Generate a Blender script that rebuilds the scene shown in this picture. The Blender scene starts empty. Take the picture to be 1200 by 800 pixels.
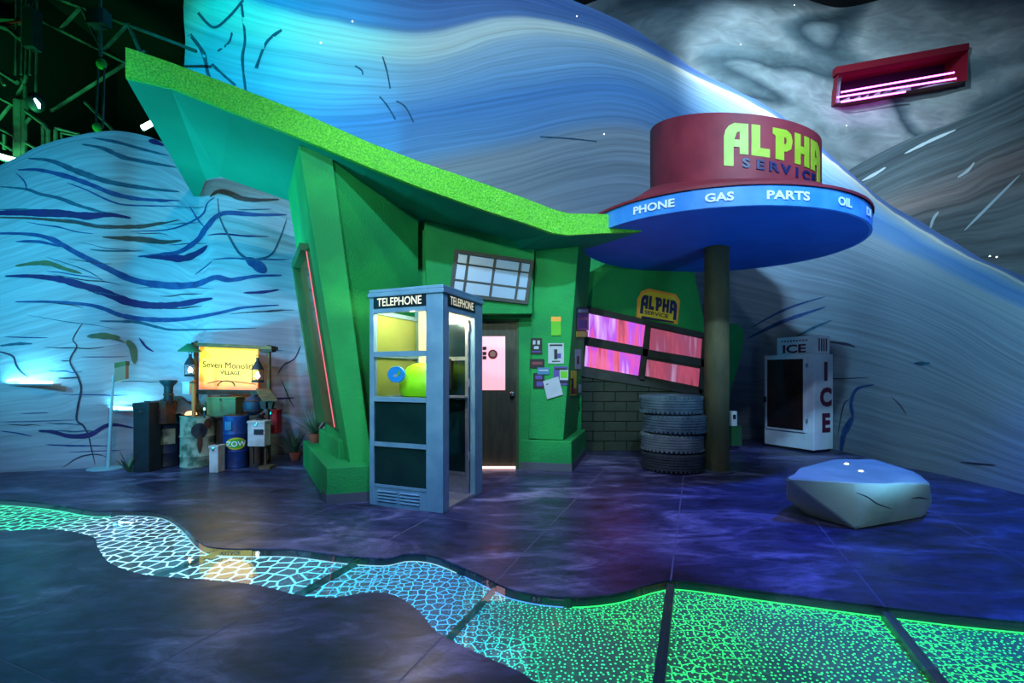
import bpy, bmesh, math, random
from mathutils import Vector, Matrix, geometry, noise
from mathutils.bvhtree import BVHTree
random.seed(7)
S = bpy.context.scene
C = S.collection
F, HOR, CH = 540.0, 438.0, 1.34          # focal length in px (1200 wide), horizon row, camera height

# ------------------------------------------------------------------ camera, world, lights
cam_d = bpy.data.cameras.new('camera'); cam = bpy.data.objects.new('camera', cam_d); C.objects.link(cam)
cam.location = (0, 0, CH); cam.rotation_euler = (math.pi/2, 0, 0)
cam_d.sensor_width = 36; cam_d.lens = F/1200*36; cam_d.shift_y = (HOR-400)/1200; cam_d.clip_start = .05
S.camera = cam
S.view_settings.view_transform = 'Standard'; S.view_settings.look = 'None'
S.view_settings.gamma = 1; S.view_settings.use_curve_mapping = False
S.view_settings.exposure = 0.0
w = bpy.data.worlds.new('world'); S.world = w; w.use_nodes = True
w.node_tree.nodes['Background'].inputs[0].default_value = (.20, .38, .75, 1)
w.node_tree.nodes['Background'].inputs[1].default_value = .07

def spot(name, loc, tgt, col, power, deg, blend=.6, rad=.15):
    l = bpy.data.lights.new(name, 'SPOT'); l.color = col; l.energy = power
    l.spot_size = math.radians(deg); l.spot_blend = blend; l.shadow_soft_size = rad
    o = bpy.data.objects.new(name, l); C.objects.link(o); o.location = loc
    o.rotation_euler = (Vector(tgt)-Vector(loc)).to_track_quat('-Z', 'Y').to_euler(); return o
def point(name, loc, col, power, rad=.05, parent=None):
    l = bpy.data.lights.new(name, 'POINT'); l.color = col; l.energy = power; l.shadow_soft_size = rad
    o = bpy.data.objects.new(name, l); C.objects.link(o); o.location = loc
    if parent: o.parent = parent; o.location = Vector(loc)-parent.location
    return o
spot('spot_mountain', (.5, -1.5, 7.0), (1.0, 9.2, 5.8), (.42, .72, 1), 3900, 78, .8)
spot('spot_mountain_right', (1.0, .2, 6.5), (6.4, 7.2, 2.2), (.30, .72, 1), 2400, 48, .8)
spot('spot_upper_rock', (3.6, 6.0, 9.9), (7.6, 12, 7.2), (.62, .86, 1), 3900, 70, .9)
spot('spot_slope', (3.5, 2.0, 8.5), (9.5, 10, 5.5), (.6, .85, 1), 1600, 60, .8)
spot('spot_left_wall', (-5.6, 1.0, 3.9), (-5.2, 6.8, 2.3), (.12, .50, 1), 850, 85, .8)
spot('spot_left_cyan', (-4.6, 4.4, .35), (-3.9, 7.0, 2.8), (.0, .72, 1), 800, 75, .9)
spot('spot_left_teal', (-7.5, 1.8, 3.4), (-5.0, 6.8, 3.4), (.0, .62, .85), 1500, 85, .9)
spot('spot_left_low', (-3.2, 2.5, 1.6), (-4.2, 7.0, .9), (.7, .68, 1), 170, 75, .9)
spot('spot_soffit', (-5.2, 3.4, .4), (-3.3, 6.2, 4.3), (.0, .8, 1), 560, 60, .8)  # unseen floor-level uplight added to give the soffit its teal
spot('spot_mountain_left', (-7.5, 4.0, 9), (-5.3, 10, 8.5), (.0, .82, .92), 1900, 60, .7)
spot('spot_building', (-2.0, -.5, 4.4), (-.9, 6.2, 2.2), (.75, .95, .8), 950, 48, .7)
spot('spot_shop', (-.6, 1.0, 2.6), (1.9, 8.0, 1.9), (.7, .95, .75), 420, 34, .9)
spot('spot_fascia', (.5, .8, 9.0), (-1.5, 5.0, 4.0), (.72, 1, .45), 640, 75, .7)
spot('spot_booth', (-2.6, .2, 6.0), (-1.0, 4.7, 1.2), (.42, .76, 1), 1000, 34, .8)
spot('spot_floor_purple', (.6, 1.2, 7.5), (.1, 4.3, 0), (.46, .34, 1), 1400, 46, .9)
spot('spot_floor_blue', (4.6, 3.2, 8.0), (4.0, 3.6, 0), (.02, .14, 1), 3600, 46, .7)
spot('spot_ice', (5.4, 4.8, 5.2), (4.5, 7.3, 0), (.22, .24, 1), 400, 22, .5)
spot('spot_floor_left', (-3.0, -.5, 7.0), (-2.4, 3.2, 0), (.03, .30, .85), 700, 80, .9)
spot('spot_sign', (3.0, .5, 5.5), (2.9, 5.6, 3.8), (.62, .82, 1), 340, 45, .8)
spot('spot_disc', (3.4, 3.2, .3), (2.9, 6.2, 3.1), (.25, .6, 1), 150, 95, .9)  # unseen uplight added to brighten the disc's underside beyond the floor bounce
spot('spot_corner', (2.4, .2, 3.6), (3.4, 4.3, .25), (.6, .9, 1), 420, 20, .9)  # added to brighten the boulder's front faces

# ------------------------------------------------------------------ helpers
def P(x, y, Y): return Vector(((x-600)/F*Y, Y, CH+(HOR-y)/F*Y))
def G(x, y, z=0):
    Y = (CH-z)*F/(y-HOR); return Vector(((x-600)/F*Y, Y, z))

class MB:
    def __init__(s): s.v = []; s.f = []
    def add(s, vs, fs):
        n = len(s.v); s.v += [Vector(q) for q in vs]; s.f += [tuple(i+n for i in f) for f in fs]; return s
    def box(s, c, d, m=None):
        c = Vector(c); vs = []
        for x in (-.5, .5):
            for y in (-.5, .5):
                for z in (-.5, .5):
                    q = Vector((x*d[0], y*d[1], z*d[2])); vs.append(c+(m @ q if m else q))
        return s.add(vs, [(0,1,3,2),(4,6,7,5),(0,4,5,1),(2,3,7,6),(0,2,6,4),(1,5,7,3)])
    def bb(s, x0, x1, y0, y1, z0, z1): return s.box(((x0+x1)/2,(y0+y1)/2,(z0+z1)/2), (x1-x0,y1-y0,z1-z0))
    def prism(s, pts, off):
        n = len(pts); off = Vector(off); a = [Vector(p) for p in pts]; b = [p+off for p in a]
        return s.add(a+b, [tuple(range(n)), tuple(range(2*n-1, n-1, -1))]+[(i, i+n, (i+1)%n+n, (i+1)%n) for i in range(n)])
    def tube(s, pts, r, n=8, close=False):
        pts = [Vector(p) for p in pts]; k = len(pts); rr = r if isinstance(r, (list, tuple)) else [r]*k
        vs = []; up = None
        for i, p in enumerate(pts):
            t = (pts[min(i+1, k-1)]-pts[max(i-1, 0)]).normalized()
            if up is None: up = Vector((0,0,1)) if abs(t.z) < .9 else Vector((1,0,0))
            a = t.cross(up).normalized(); b = a.cross(t); up = b
            vs += [p+(a*math.cos(2*math.pi*j/n)+b*math.sin(2*math.pi*j/n))*rr[i] for j in range(n)]
        fs = [(i*n+j, i*n+(j+1)%n, (i+1)*n+(j+1)%n, (i+1)*n+j) for i in range(k-1) for j in range(n)]
        fs += [tuple(range(n-1, -1, -1)), tuple(range((k-1)*n, k*n))]
        return s.add(vs, fs)
    def lathe(s, prof, c=(0,0,0), n=24, cap=True):
        c = Vector(c); k = len(prof)
        vs = [c+Vector((r*math.cos(2*math.pi*j/n), r*math.sin(2*math.pi*j/n), z)) for r, z in prof for j in range(n)]
        fs = [(i*n+j, i*n+(j+1)%n, (i+1)*n+(j+1)%n, (i+1)*n+j) for i in range(k-1) for j in range(n)]
        if cap: fs += [tuple(range(n-1, -1, -1)), tuple(range((k-1)*n, k*n))]
        return s.add(vs, fs)
    def sphere(s, c, r, n=12, m=8, sc=(1,1,1)):
        prof = [(max(1e-4, r*math.sin(math.pi*i/m)), -r*math.cos(math.pi*i/m)) for i in range(m+1)]
        t = MB().lathe(prof, n=n); c = Vector(c)
        return s.add([c+Vector((q.x*sc[0], q.y*sc[1], q.z*sc[2])) for q in t.v], t.f)
    def xf(s, fn): s.v = [fn(q) for q in s.v]; return s
    def build(s, name, m, parent=None, local=False, smooth=False, bevel=0, uv=None):
        me = bpy.data.meshes.new(name)
        off = parent_off(parent) if (parent and not local) else Vector()
        me.from_pydata([q-off for q in s.v], [], s.f); me.materials.append(m)
        if uv:
            ul = me.uv_layers.new()
            for lp in me.loops: ul.data[lp.index].uv = uv[lp.vertex_index]
        bm = bmesh.new(); bm.from_mesh(me); bmesh.ops.recalc_face_normals(bm, faces=bm.faces)
        if smooth:
            for f in bm.faces: f.smooth = True
            for e in bm.edges:
                if len(e.link_faces) == 2 and e.calc_face_angle(0) > .7: e.smooth = False
        bm.to_mesh(me); bm.free()
        o = bpy.data.objects.new(name, me); C.objects.link(o); o.parent = parent
        if bevel:
            b = o.modifiers.new('bevel', 'BEVEL'); b.width = bevel; b.segments = 2; b.limit_method = 'ANGLE'
        return o
def parent_off(p):
    v = Vector()
    while p: v += p.location; p = p.parent
    return v
def tag(o, label=None, cat=None, group=None, kind=None):
    if label: o['label'] = label
    if cat: o['category'] = cat
    if group: o['group'] = group
    if kind: o['kind'] = kind
    return o
def thing(name, label, cat, loc=(0,0,0), rz=0, group=None):
    o = bpy.data.objects.new(name, None); C.objects.link(o); o.location = loc; o.rotation_euler = (0,0,rz)
    o.empty_display_size = .1
    return tag(o, label, cat, group)
def crm(pts, n=8):
    pts = [Vector(p) for p in pts]; out = []
    for i in range(len(pts)-1):
        a, b, c, d = pts[max(i-1,0)], pts[i], pts[i+1], pts[min(i+2, len(pts)-1)]
        for k in range(n):
            t = k/n; out.append(.5*((2*b)+(c-a)*t+(2*a-5*b+4*c-d)*t*t+(3*b-a-3*c+d)*t**3))
    out.append(pts[-1]); return out

def flat_mesh(curve_obj):
    C.objects.link(curve_obj); bpy.context.view_layer.update()
    me = bpy.data.meshes.new_from_object(curve_obj.evaluated_get(bpy.context.evaluated_depsgraph_get()))
    v = [q.co.copy() for q in me.vertices]; f = [tuple(p.vertices) for p in me.polygons]
    cd = curve_obj.data; bpy.data.objects.remove(curve_obj); bpy.data.curves.remove(cd); bpy.data.meshes.remove(me)
    return v, f
def text2d(s, size=1, bold=.02, xs=1.0, ext=.0, space=1.0):
    cu = bpy.data.curves.new('t', 'FONT'); cu.body = s; cu.size = 1; cu.offset = bold; cu.extrude = ext/size if size else 0
    cu.align_x = 'CENTER'; cu.space_character = space; cu.resolution_u = 3
    v, f = flat_mesh(bpy.data.objects.new('t', cu))
    zs = [q.y for q in v]; lo = min(zs)
    return [Vector((q.x*size*xs, (q.y)*size, q.z*size)) for q in v], f
def shape2d(contours, ext=0):
    cu = bpy.data.curves.new('s', 'CURVE'); cu.dimensions = '2D'; cu.fill_mode = 'BOTH'; cu.extrude = ext
    for c in contours:
        sp = cu.splines.new('POLY'); sp.points.add(len(c)-1); sp.use_cyclic_u = True
        for i, (x, y) in enumerate(c): sp.points[i].co = (x, y, 0, 1)
    return flat_mesh(bpy.data.objects.new('s', cu))
def on_frame(vf, o, ex, ey):
    """2D mesh laid on a plane: o origin, ex, ey axes; the sheet's z runs along ex x ey."""
    v, f = vf; ex = Vector(ex); ey = Vector(ey); n = ex.cross(ey).normalized(); o = Vector(o)
    return MB().add([o+ex*q.x+ey*q.y+n*q.z for q in v], f)

# ------------------------------------------------------------------ materials
def lin(c):
    return tuple(((x/255)/12.92 if x/255 <= .04045 else ((x/255+.055)/1.055)**2.4) for x in c)
def mat(name, c1, c2=None, scale=4, rough=.6, metal=0, bump=0, bscale=None, stretch=(1,1,1), lo=.35, hi=.65, emis=None, es=0, spec=.5, detail=5):
    m = bpy.data.materials.new(name); m.use_nodes = True; nt = m.node_tree; N = nt.nodes; L = nt.links
    b = N['Principled BSDF']; b.inputs['Roughness'].default_value = rough; b.inputs['Metallic'].default_value = metal
    b.inputs['Specular IOR Level'].default_value = spec
    b.inputs['Base Color'].default_value = (*c1, 1)
    tc = N.new('ShaderNodeTexCoord'); mp = N.new('ShaderNodeMapping'); mp.inputs['Scale'].default_value = stretch
    L.new(tc.outputs['Object'], mp.inputs[0])
    if c2 is not None:
        n = N.new('ShaderNodeTexNoise'); n.inputs['Scale'].default_value = scale; n.inputs['Detail'].default_value = detail
        L.new(mp.outputs[0], n.inputs['Vector'])
        r = N.new('ShaderNodeValToRGB'); r.color_ramp.elements[0].position = lo; r.color_ramp.elements[1].position = hi
        r.color_ramp.elements[0].color = (*c1, 1); r.color_ramp.elements[1].color = (*c2, 1)
        L.new(n.outputs[0], r.inputs[0]); L.new(r.outputs[0], b.inputs['Base Color'])
    if bump:
        n2 = N.new('ShaderNodeTexNoise'); n2.inputs['Scale'].default_value = bscale or scale*4; n2.inputs['Detail'].default_value = 5
        L.new(mp.outputs[0], n2.inputs['Vector']); bp = N.new('ShaderNodeBump'); bp.inputs['Strength'].default_value = bump
        bp.inputs['Distance'].default_value = .02
        L.new(n2.outputs[0], bp.inputs['Height']); L.new(bp.outputs[0], b.inputs['Normal'])
    if emis:
        b.inputs['Emission Color'].default_value = (*emis, 1); b.inputs['Emission Strength'].default_value = es
    return m
def strata_mat(name, stops, streak=(2, 60), amt=.5, warp=.05, lines=None, rough=.75, bump=.3):
    """layered rock: colours follow the surface's own layer coordinate (uv.y), streaks run along it"""
    m = bpy.data.materials.new(name); m.use_nodes = True; nt = m.node_tree; N = nt.nodes; L = nt.links
    b = N['Principled BSDF']; b.inputs['Roughness'].default_value = rough; b.inputs['Specular IOR Level'].default_value = .25
    uv = N.new('ShaderNodeUVMap'); sep = N.new('ShaderNodeSeparateXYZ'); L.new(uv.outputs[0], sep.inputs[0])
    nz = N.new('ShaderNodeTexNoise'); nz.inputs['Scale'].default_value = 1.3; nz.inputs['Detail'].default_value = 3
    L.new(uv.outputs[0], nz.inputs['Vector'])
    sb = N.new('ShaderNodeMath'); sb.operation = 'SUBTRACT'; sb.inputs[1].default_value = .5; L.new(nz.outputs[0], sb.inputs[0])
    ml = N.new('ShaderNodeMath'); ml.operation = 'MULTIPLY_ADD'; ml.inputs[1].default_value = warp
    L.new(sb.outputs[0], ml.inputs[0]); L.new(sep.outputs[1], ml.inputs[2])
    r = N.new('ShaderNodeValToRGB'); cr = r.color_ramp
    while len(cr.elements) < len(stops): cr.elements.new(.5)
    for e, (p, c) in zip(cr.elements, stops): e.position = p; e.color = (*lin(c), 1)
    L.new(ml.outputs[0], r.inputs[0])
    cb = N.new('ShaderNodeCombineXYZ'); L.new(sep.outputs[0], cb.inputs[0]); L.new(ml.outputs[0], cb.inputs[1])
    mp = N.new('ShaderNodeMapping'); mp.inputs['Scale'].default_value = (streak[0], streak[1], 1); L.new(cb.outputs[0], mp.inputs[0])
    st = N.new('ShaderNodeTexNoise'); st.inputs['Scale'].default_value = 1; st.inputs['Detail'].default_value = 8; st.inputs['Roughness'].default_value = .65
    L.new(mp.outputs[0], st.inputs['Vector'])
    sr = N.new('ShaderNodeMapRange'); sr.inputs[1].default_value = .3; sr.inputs[2].default_value = .7
    sr.inputs[3].default_value = 1-amt; sr.inputs[4].default_value = 1+amt*.6; L.new(st.outputs[0], sr.inputs[0])
    mx = N.new('ShaderNodeMix'); mx.data_type = 'RGBA'; mx.blend_type = 'MULTIPLY'; mx.inputs[0].default_value = 1
    L.new(r.outputs[0], mx.inputs[6]); L.new(sr.outputs[0], mx.inputs[7])
    L.new(mx.outputs[2], b.inputs['Base Color'])
    bp = N.new('ShaderNodeBump'); bp.inputs['Strength'].default_value = bump; bp.inputs['Distance'].default_value = .05
    L.new(st.outputs[0], bp.inputs['Height']); L.new(bp.outputs[0], b.inputs['Normal'])
    return m
def emit(name, col, s):
    return mat(name, (.02,.02,.02), emis=col, es=s)
def glass_mat(name, tint=(1,1,1), gl=.08, rough=.02):
    m = bpy.data.materials.new(name); m.use_nodes = True; nt = m.node_tree; N = nt.nodes; L = nt.links
    N.remove(N['Principled BSDF']); out = N['Material Output']
    t = N.new('ShaderNodeBsdfTransparent'); t.inputs[0].default_value = (*tint, 1)
    g = N.new('ShaderNodeBsdfGlossy'); g.inputs['Roughness'].default_value = rough
    fr = N.new('ShaderNodeFresnel'); fr.inputs[0].default_value = 1.45
    ad = N.new('ShaderNodeMath'); ad.operation = 'ADD'; ad.use_clamp = True; ad.inputs[1].default_value = gl; L.new(fr.outputs[0], ad.inputs[0])
    ge = N.new('ShaderNodeNewGeometry'); iv = N.new('ShaderNodeMath'); iv.operation = 'SUBTRACT'; iv.inputs[0].default_value = 1; L.new(ge.outputs['Backfacing'], iv.inputs[1])
    ml = N.new('ShaderNodeMath'); ml.operation = 'MULTIPLY'; L.new(ad.outputs[0], ml.inputs[0]); L.new(iv.outputs[0], ml.inputs[1])
    mx = N.new('ShaderNodeMixShader'); L.new(ml.outputs[0], mx.inputs[0]); L.new(t.outputs[0], mx.inputs[1]); L.new(g.outputs[0], mx.inputs[2])
    L.new(mx.outputs[0], out.inputs[0]); return m

M = {}
M['black'] = mat('matte_black', (.004,.004,.005), rough=.9)
M['steel_dark'] = mat('dark_rig_steel', (.05,.06,.06), (.12,.13,.12), 6, .5, .3)
M['green_wall'] = mat('green_stucco', lin((16,122,66)), lin((26,146,72)), 1.6, .75, bump=.5, bscale=40, spec=.3)
M['green_soffit'] = mat('green_soffit_paint', lin((18,124,96)), lin((22,134,102)), 1.2, .8, bump=.2, bscale=60, spec=.2)
M['green_dark'] = mat('dark_green_paint', lin((10,70,34)), lin((16,88,40)), 3, .7, bump=.2)
M['glitter'] = mat('lime_glitter', lin((46,156,16)), lin((104,205,36)), 55, .35, .15, bump=.8, bscale=90, lo=.38, hi=.62, spec=.8)
M['trim_grey'] = mat('grey_rubber_skirting', lin((70,78,92)), rough=.5)
M['navy'] = mat('navy_paint', lin((14,24,80)), rough=.5)
M['booth_blue'] = mat('blue_grey_enamel', lin((92,140,170)), lin((110,156,182)), 5, .38, .15, bump=.05, spec=.5)
M['booth_panel'] = mat('dark_green_panel', lin((8,36,38)), lin((12,46,44)), 3, .25, spec=.5)
M['sign_green'] = mat('dark_sign_enamel', lin((10,30,36)), rough=.35)
M['cream_letters'] = mat('cream_lettering', lin((240,228,190)), rough=.5, emis=lin((255,240,200)), es=.35)
M['alu'] = mat('brushed_aluminium', lin((150,165,180)), lin((172,185,196)), 20, .35, .6)
M['white_panel'] = mat('white_enamel', lin((215,212,200)), lin((225,222,212)), 3, .4)
M['glass'] = glass_mat('clear_glass', (.93,.96,.95), .02)
M['glass_dim'] = glass_mat('frosted_blue_glass', (.55,.68,.75), .06, .15)
M['river_glass'] = glass_mat('river_glass', (.93,.97,.97), .03, .02)
M['lime'] = mat('lime_plastic', lin((130,225,20)), lin((150,235,25)), 2, .45)
M['azure'] = mat('azure_plastic', lin((30,130,215)), rough=.35, emis=lin((20,120,220)), es=.35)  # small emission added to brighten the badge, as if backlit
M['phone_black'] = mat('black_phone_plastic', lin((18,18,20)), rough=.35)
M['door_brown'] = mat('dark_stained_door', lin((44,46,30)), lin((62,60,40)), 7, .6, stretch=(3,3,.5), bump=.1)
M['chrome'] = mat('chrome', (.75,.77,.8), rough=.15, metal=1)
M['frame_dark'] = mat('dark_window_steel', lin((26,34,34)), lin((38,46,44)), 9, .6)
M['brick'] = mat('dark_painted_block', lin((24,40,34)), lin((36,48,36)), 5, .8, bump=.5)
M['mortar'] = mat('dark_mortar', lin((20,26,26)), rough=.9)
M['blue_disc'] = mat('royal_blue_paint', lin((22,92,200)), lin((26,104,214)), 2.5, .6, bump=.08, spec=.3)
M['blue_band'] = mat('bright_blue_enamel', lin((50,130,225)), lin((74,150,235)), 5, .5, bump=.05)
M['maroon'] = mat('maroon_enamel', lin((118,36,52)), lin((140,46,60)), 3, .6, bump=.15, spec=.3)
M['white_letters'] = mat('white_lettering', lin((235,240,245)), rough=.5)
M['yellow_letters'] = mat('lime_yellow_lettering', lin((148,170,40)), lin((160,180,52)), 6, .5)
M['pole'] = mat('weathered_post', lin((62,66,44)), lin((96,88,56)), 5, .75, stretch=(1,1,.4), bump=.4)
M['rubber'] = mat('dusty_tyre_rubber', lin((56,80,100)), lin((84,108,126)), 5, .8, bump=.3)
M['ice_white'] = mat('ice_box_white', lin((205,208,220)), lin((220,222,232)), 4, .4)
M['ice_letters'] = mat('maroon_lettering', lin((92,20,52)), rough=.5)
M['ice_glass'] = mat('smoked_door_glass', lin((44,30,36)), lin((66,40,34)), 2, .12, spec=.5)
M['boulder'] = mat('sage_stone', lin((128,158,150)), lin((150,176,166)), 3, .85, bump=.3, bscale=10)
M['crack'] = mat('dark_crack', lin((30,44,60)), rough=.9)
M['joint'] = mat('pale_joint_filler', lin((92,94,124)), rough=.6)
M['rust'] = mat('rusted_iron', lin((92,48,28)), lin((52,40,36)), 8, .8, .2, bump=.4)
M['barrel_white'] = mat('peeling_white_green_drum', lin((150,160,140)), lin((70,92,74)), 7, .7, bump=.3, lo=.45, hi=.6)
M['barrel_blue'] = mat('blue_oil_drum', lin((26,66,140)), lin((20,48,100)), 6, .5, .2, bump=.1)
M['barrel_navy'] = mat('dark_blue_drum', lin((24,44,82)), lin((30,40,54)), 6, .6, .2, bump=.1)
M['wood'] = mat('weathered_plank', lin((120,84,48)), lin((82,58,36)), 8, .8, stretch=(1,6,6), bump=.3)
M['wood_dark'] = mat('dark_timber', lin((58,44,34)), lin((40,34,30)), 8, .8, bump=.3)
M['olive'] = mat('olive_tin', lin((90,92,44)), lin((70,70,36)), 5, .6)
M['red'] = mat('red_tin', lin((170,24,34)), lin((140,20,28)), 5, .5)
M['soot'] = mat('sooty_tin', lin((34,40,52)), lin((24,28,36)), 6, .6, .3)
M['pinkwhite'] = mat('grubby_white_tin', lin((205,190,190)), lin((170,150,150)), 6, .6)
M['teal_shade'] = mat('green_tin_shade', lin((30,110,80)), rough=.5)
M['agave'] = mat('agave_leaf', lin((52,92,70)), lin((80,116,84)), 6, .6)
M['terracotta'] = mat('terracotta', lin((150,80,56)), lin((120,64,46)), 8, .85, bump=.2)
M['soil'] = mat('potting_soil', lin((40,30,24)), rough=.95)
M['tarp'] = mat('brown_tarp', lin((96,78,66)), lin((64,58,60)), 6, .9, bump=.5)
M['stand'] = mat('pale_blue_stand', lin((150,180,190)), rough=.45)
M['paper'] = mat('white_paper', lin((160,172,186)), lin((150,162,178)), 8, .8)
M['ink'] = mat('black_print', lin((18,18,26)), rough=.7)
M['violet'] = mat('violet_print', lin((70,60,140)), rough=.7)
M['cyan_print'] = mat('blue_print', lin((50,110,150)), rough=.7)
M['yellow'] = mat('yellow_print', lin((215,190,40)), rough=.6)
M['orange'] = mat('orange_print', lin((225,150,40)), rough=.6)
M['limeprint'] = mat('lime_print', lin((84,170,30)), rough=.7)
M['device'] = mat('white_plastic', lin((210,220,225)), rough=.4)
M['warm'] = emit('warm_lamp', (1,.62,.25), 14)
M['warm_soft'] = emit('booth_ceiling_light', (1,.78,.45), 9)
M['cyan_led'] = emit('cyan_lamp', (.35,.85,1), 9)
M['green_tube'] = emit('green_white_tube', (.55,1,.8), 9)
M['magenta_tube'] = emit('magenta_neon', (1,.12,.9), 8)
M['red_neon'] = emit('red_neon', (1,.14,.2), 1.2)
M['fibre'] = emit('fibre_star', (.8,.92,1), 7)
M['door_gap_glow'] = emit('gap_light', (1,.62,.55), 2.2)
M['frost'] = mat('frosted_window_pane', lin((104,134,162)), lin((112,142,168)), 2, .35, emis=lin((120,160,205)), es=.2)

# ------------------------------------------------------------------ floor with river
far_px = [(-260,575),(-120,578),(0,585),(60,590),(110,598),(150,597),(190,600),(212,612),(235,635),(262,642),(340,643),(400,650),(450,653),(480,648),(512,652),(560,672),(600,690),(660,699),(720,695),(770,682),(800,680),(900,693),(1040,711),(1200,728)]
near_px = [(630,800),(610,787),(560,765),(512,740),(490,715),(462,697),(430,694),(390,700),(350,697),(300,685),(230,678),(170,673),(130,660),(115,642),(107,628),(60,620),(0,622),(-140,625),(-300,630)]
far = [G(*q) for q in far_px]+[Vector((4.2,2.25,0)), Vector((6.5,2.2,0))]
near = [Vector((6.5,.55,0)), Vector((3.6,.9,0)), Vector((1.4,1.25,0)), Vector((.55,1.62,0))]+[G(*q) for q in near_px]
river = [q.xy for q in crm(far, 6)]+[q.xy for q in crm(near, 6)]
A_, B_ = Vector((.371, .9286)), Vector((.9286, -.371))
a_lines = [-2.31+1.11*k for k in range(-9, 10)]
for i, v in enumerate((-3.41,-2.308,-1.2,-.153,1.01)): a_lines[a_lines.index(min(a_lines, key=lambda q: abs(q-v)))] = v
b_lines = [3.75+2.63*k for k in range(-3, 5)]
XR, YR = (-11.5, 9.5), (-3.0, 13.2)
def inside(p, poly):
    c = False; j = len(poly)-1
    for i in range(len(poly)):
        a, b = poly[i], poly[j]
        if (a.y > p.y) != (b.y > p.y) and p.x < (b.x-a.x)*(p.y-a.y)/(b.y-a.y)+a.x: c = not c
        j = i
    return c
def clip(p, d):
    t0, t1 = -60, 60
    for k, (lo, hi) in enumerate((XR, YR)):
        if abs(d[k]) < 1e-9:
            if not lo < p[k] < hi: return None
            continue
        a, b = (lo-p[k])/d[k], (hi-p[k])/d[k]
        t0, t1 = max(t0, min(a, b)), min(t1, max(a, b))
    return (p+d*(t0+.001), p+d*(t1-.001)) if t1-t0 > .1 else None
JW = .005
def cdt():
    vs = [Vector(q) for q in ((XR[0],YR[0]),(XR[1],YR[0]),(XR[1],YR[1]),(XR[0],YR[1]))]; es = [(0,1),(1,2),(2,3),(3,0)]
    n = len(vs); vs += [Vector(q) for q in river]; es += [(n+i, n+(i+1) % len(river)) for i in range(len(river))]
    for lines, nrm, d in ((a_lines, B_, A_), (b_lines, A_, B_)):
        for s in lines:
            for e in (-JW, JW):
                c = clip(nrm*(s+e), d)
                if c: es.append((len(vs), len(vs)+1)); vs += list(c)
    r = geometry.delaunay_2d_cdt(vs, es, [], 0, 1e-5)
    return r[0], r[2]
fv, ff = cdt()
slabs, joints, panes = {}, [], {}
def idx(lines, s):
    for k, q in enumerate(lines):
        if abs(s-q) < JW*1.01: return None
    return sum(1 for q in lines if s > q)
for f in ff:
    c = sum((fv[i] for i in f), Vector((0,0)))/len(f)
    ia, ib = idx(a_lines, c.dot(B_)), idx(b_lines, c.dot(A_))
    if inside(c, river):
        if ia is not None: panes.setdefault(ia, []).append(f)
    elif ia is None or ib is None: joints.append(f)
    else: slabs.setdefault((ia, ib), []).append(f)
def sheet(faces, z, depth):
    """faces of the triangulation as a plate with sides"""
    ids = {}; vs = []; fs = []
    for f in faces:
        for i in f:
            if i not in ids: ids[i] = len(vs); vs.append(Vector((fv[i].x, fv[i].y, z)))
    cnt = {}
    for f in faces:
        t = [ids[i] for i in f]; fs.append(tuple(t))
        for a, b in zip(t, t[1:]+t[:1]): cnt.setdefault((min(a,b), max(a,b)), []).append((a, b))
    n = len(vs); vs += [q-Vector((0,0,depth)) for q in vs]
    fs += [(b, a, a+n, b+n) for k, l in cnt.items() if len(l) == 1 for a, b in l]
    return MB().add(vs, fs)
def floor_mat():
    m = bpy.data.materials.new('stained_concrete'); m.use_nodes = True; nt = m.node_tree; N = nt.nodes; L = nt.links
    b = N['Principled BSDF']; b.inputs['Specular IOR Level'].default_value = .45
    g = N.new('ShaderNodeNewGeometry')
    n = N.new('ShaderNodeTexNoise'); n.inputs['Scale'].default_value = 1.1; n.inputs['Detail'].default_value = 9; n.inputs['Roughness'].default_value = .62; n.inputs['Distortion'].default_value = 1.3
    mp = N.new('ShaderNodeMapping'); mp.inputs['Scale'].default_value = (.75,1.7,1); mp.inputs['Rotation'].default_value = (0,0,.15); L.new(g.outputs['Position'], mp.inputs[0]); L.new(mp.outputs[0], n.inputs['Vector'])
    r = N.new('ShaderNodeValToRGB'); e = r.color_ramp.elements
    e[0].position = .3; e[0].color = (*lin((20,24,46)), 1); e[1].position = .74; e[1].color = (*lin((140,140,184)), 1)
    k = r.color_ramp.elements.new(.52); k.color = (*lin((60,60,98)), 1)
    n3 = N.new('ShaderNodeTexNoise'); n3.inputs['Scale'].default_value = 7; n3.inputs['Detail'].default_value = 10; n3.inputs['Roughness'].default_value = .72; n3.inputs['Distortion'].default_value = .8; L.new(mp.outputs[0], n3.inputs['Vector'])
    mm = N.new('ShaderNodeMapRange'); mm.inputs[1].default_value = .32; mm.inputs[2].default_value = .7; mm.inputs[3].default_value = .35; mm.inputs[4].default_value = 1.5; L.new(n3.outputs[0], mm.inputs[0])
    mxx = N.new('ShaderNodeMix'); mxx.data_type = 'RGBA'; mxx.blend_type = 'MULTIPLY'; mxx.inputs[0].default_value = 1; L.new(r.outputs[0], mxx.inputs[6]); L.new(mm.outputs[0], mxx.inputs[7])
    L.new(n.outputs[0], r.inputs[0]); L.new(mxx.outputs[2], b.inputs['Base Color'])
    n2 = N.new('ShaderNodeTexNoise'); n2.inputs['Scale'].default_value = 5; n2.inputs['Detail'].default_value = 6; L.new(g.outputs['Position'], n2.inputs['Vector'])
    mr = N.new('ShaderNodeMapRange'); mr.inputs[3].default_value = .22; mr.inputs[4].default_value = .5; L.new(n2.outputs[0], mr.inputs[0]); L.new(mr.outputs[0], b.inputs['Roughness'])
    bp = N.new('ShaderNodeBump'); bp.inputs['Strength'].default_value = .25; bp.inputs['Distance'].default_value = .01; L.new(n2.outputs[0], bp.inputs['Height']); L.new(bp.outputs[0], b.inputs['Normal'])
    return m
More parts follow.
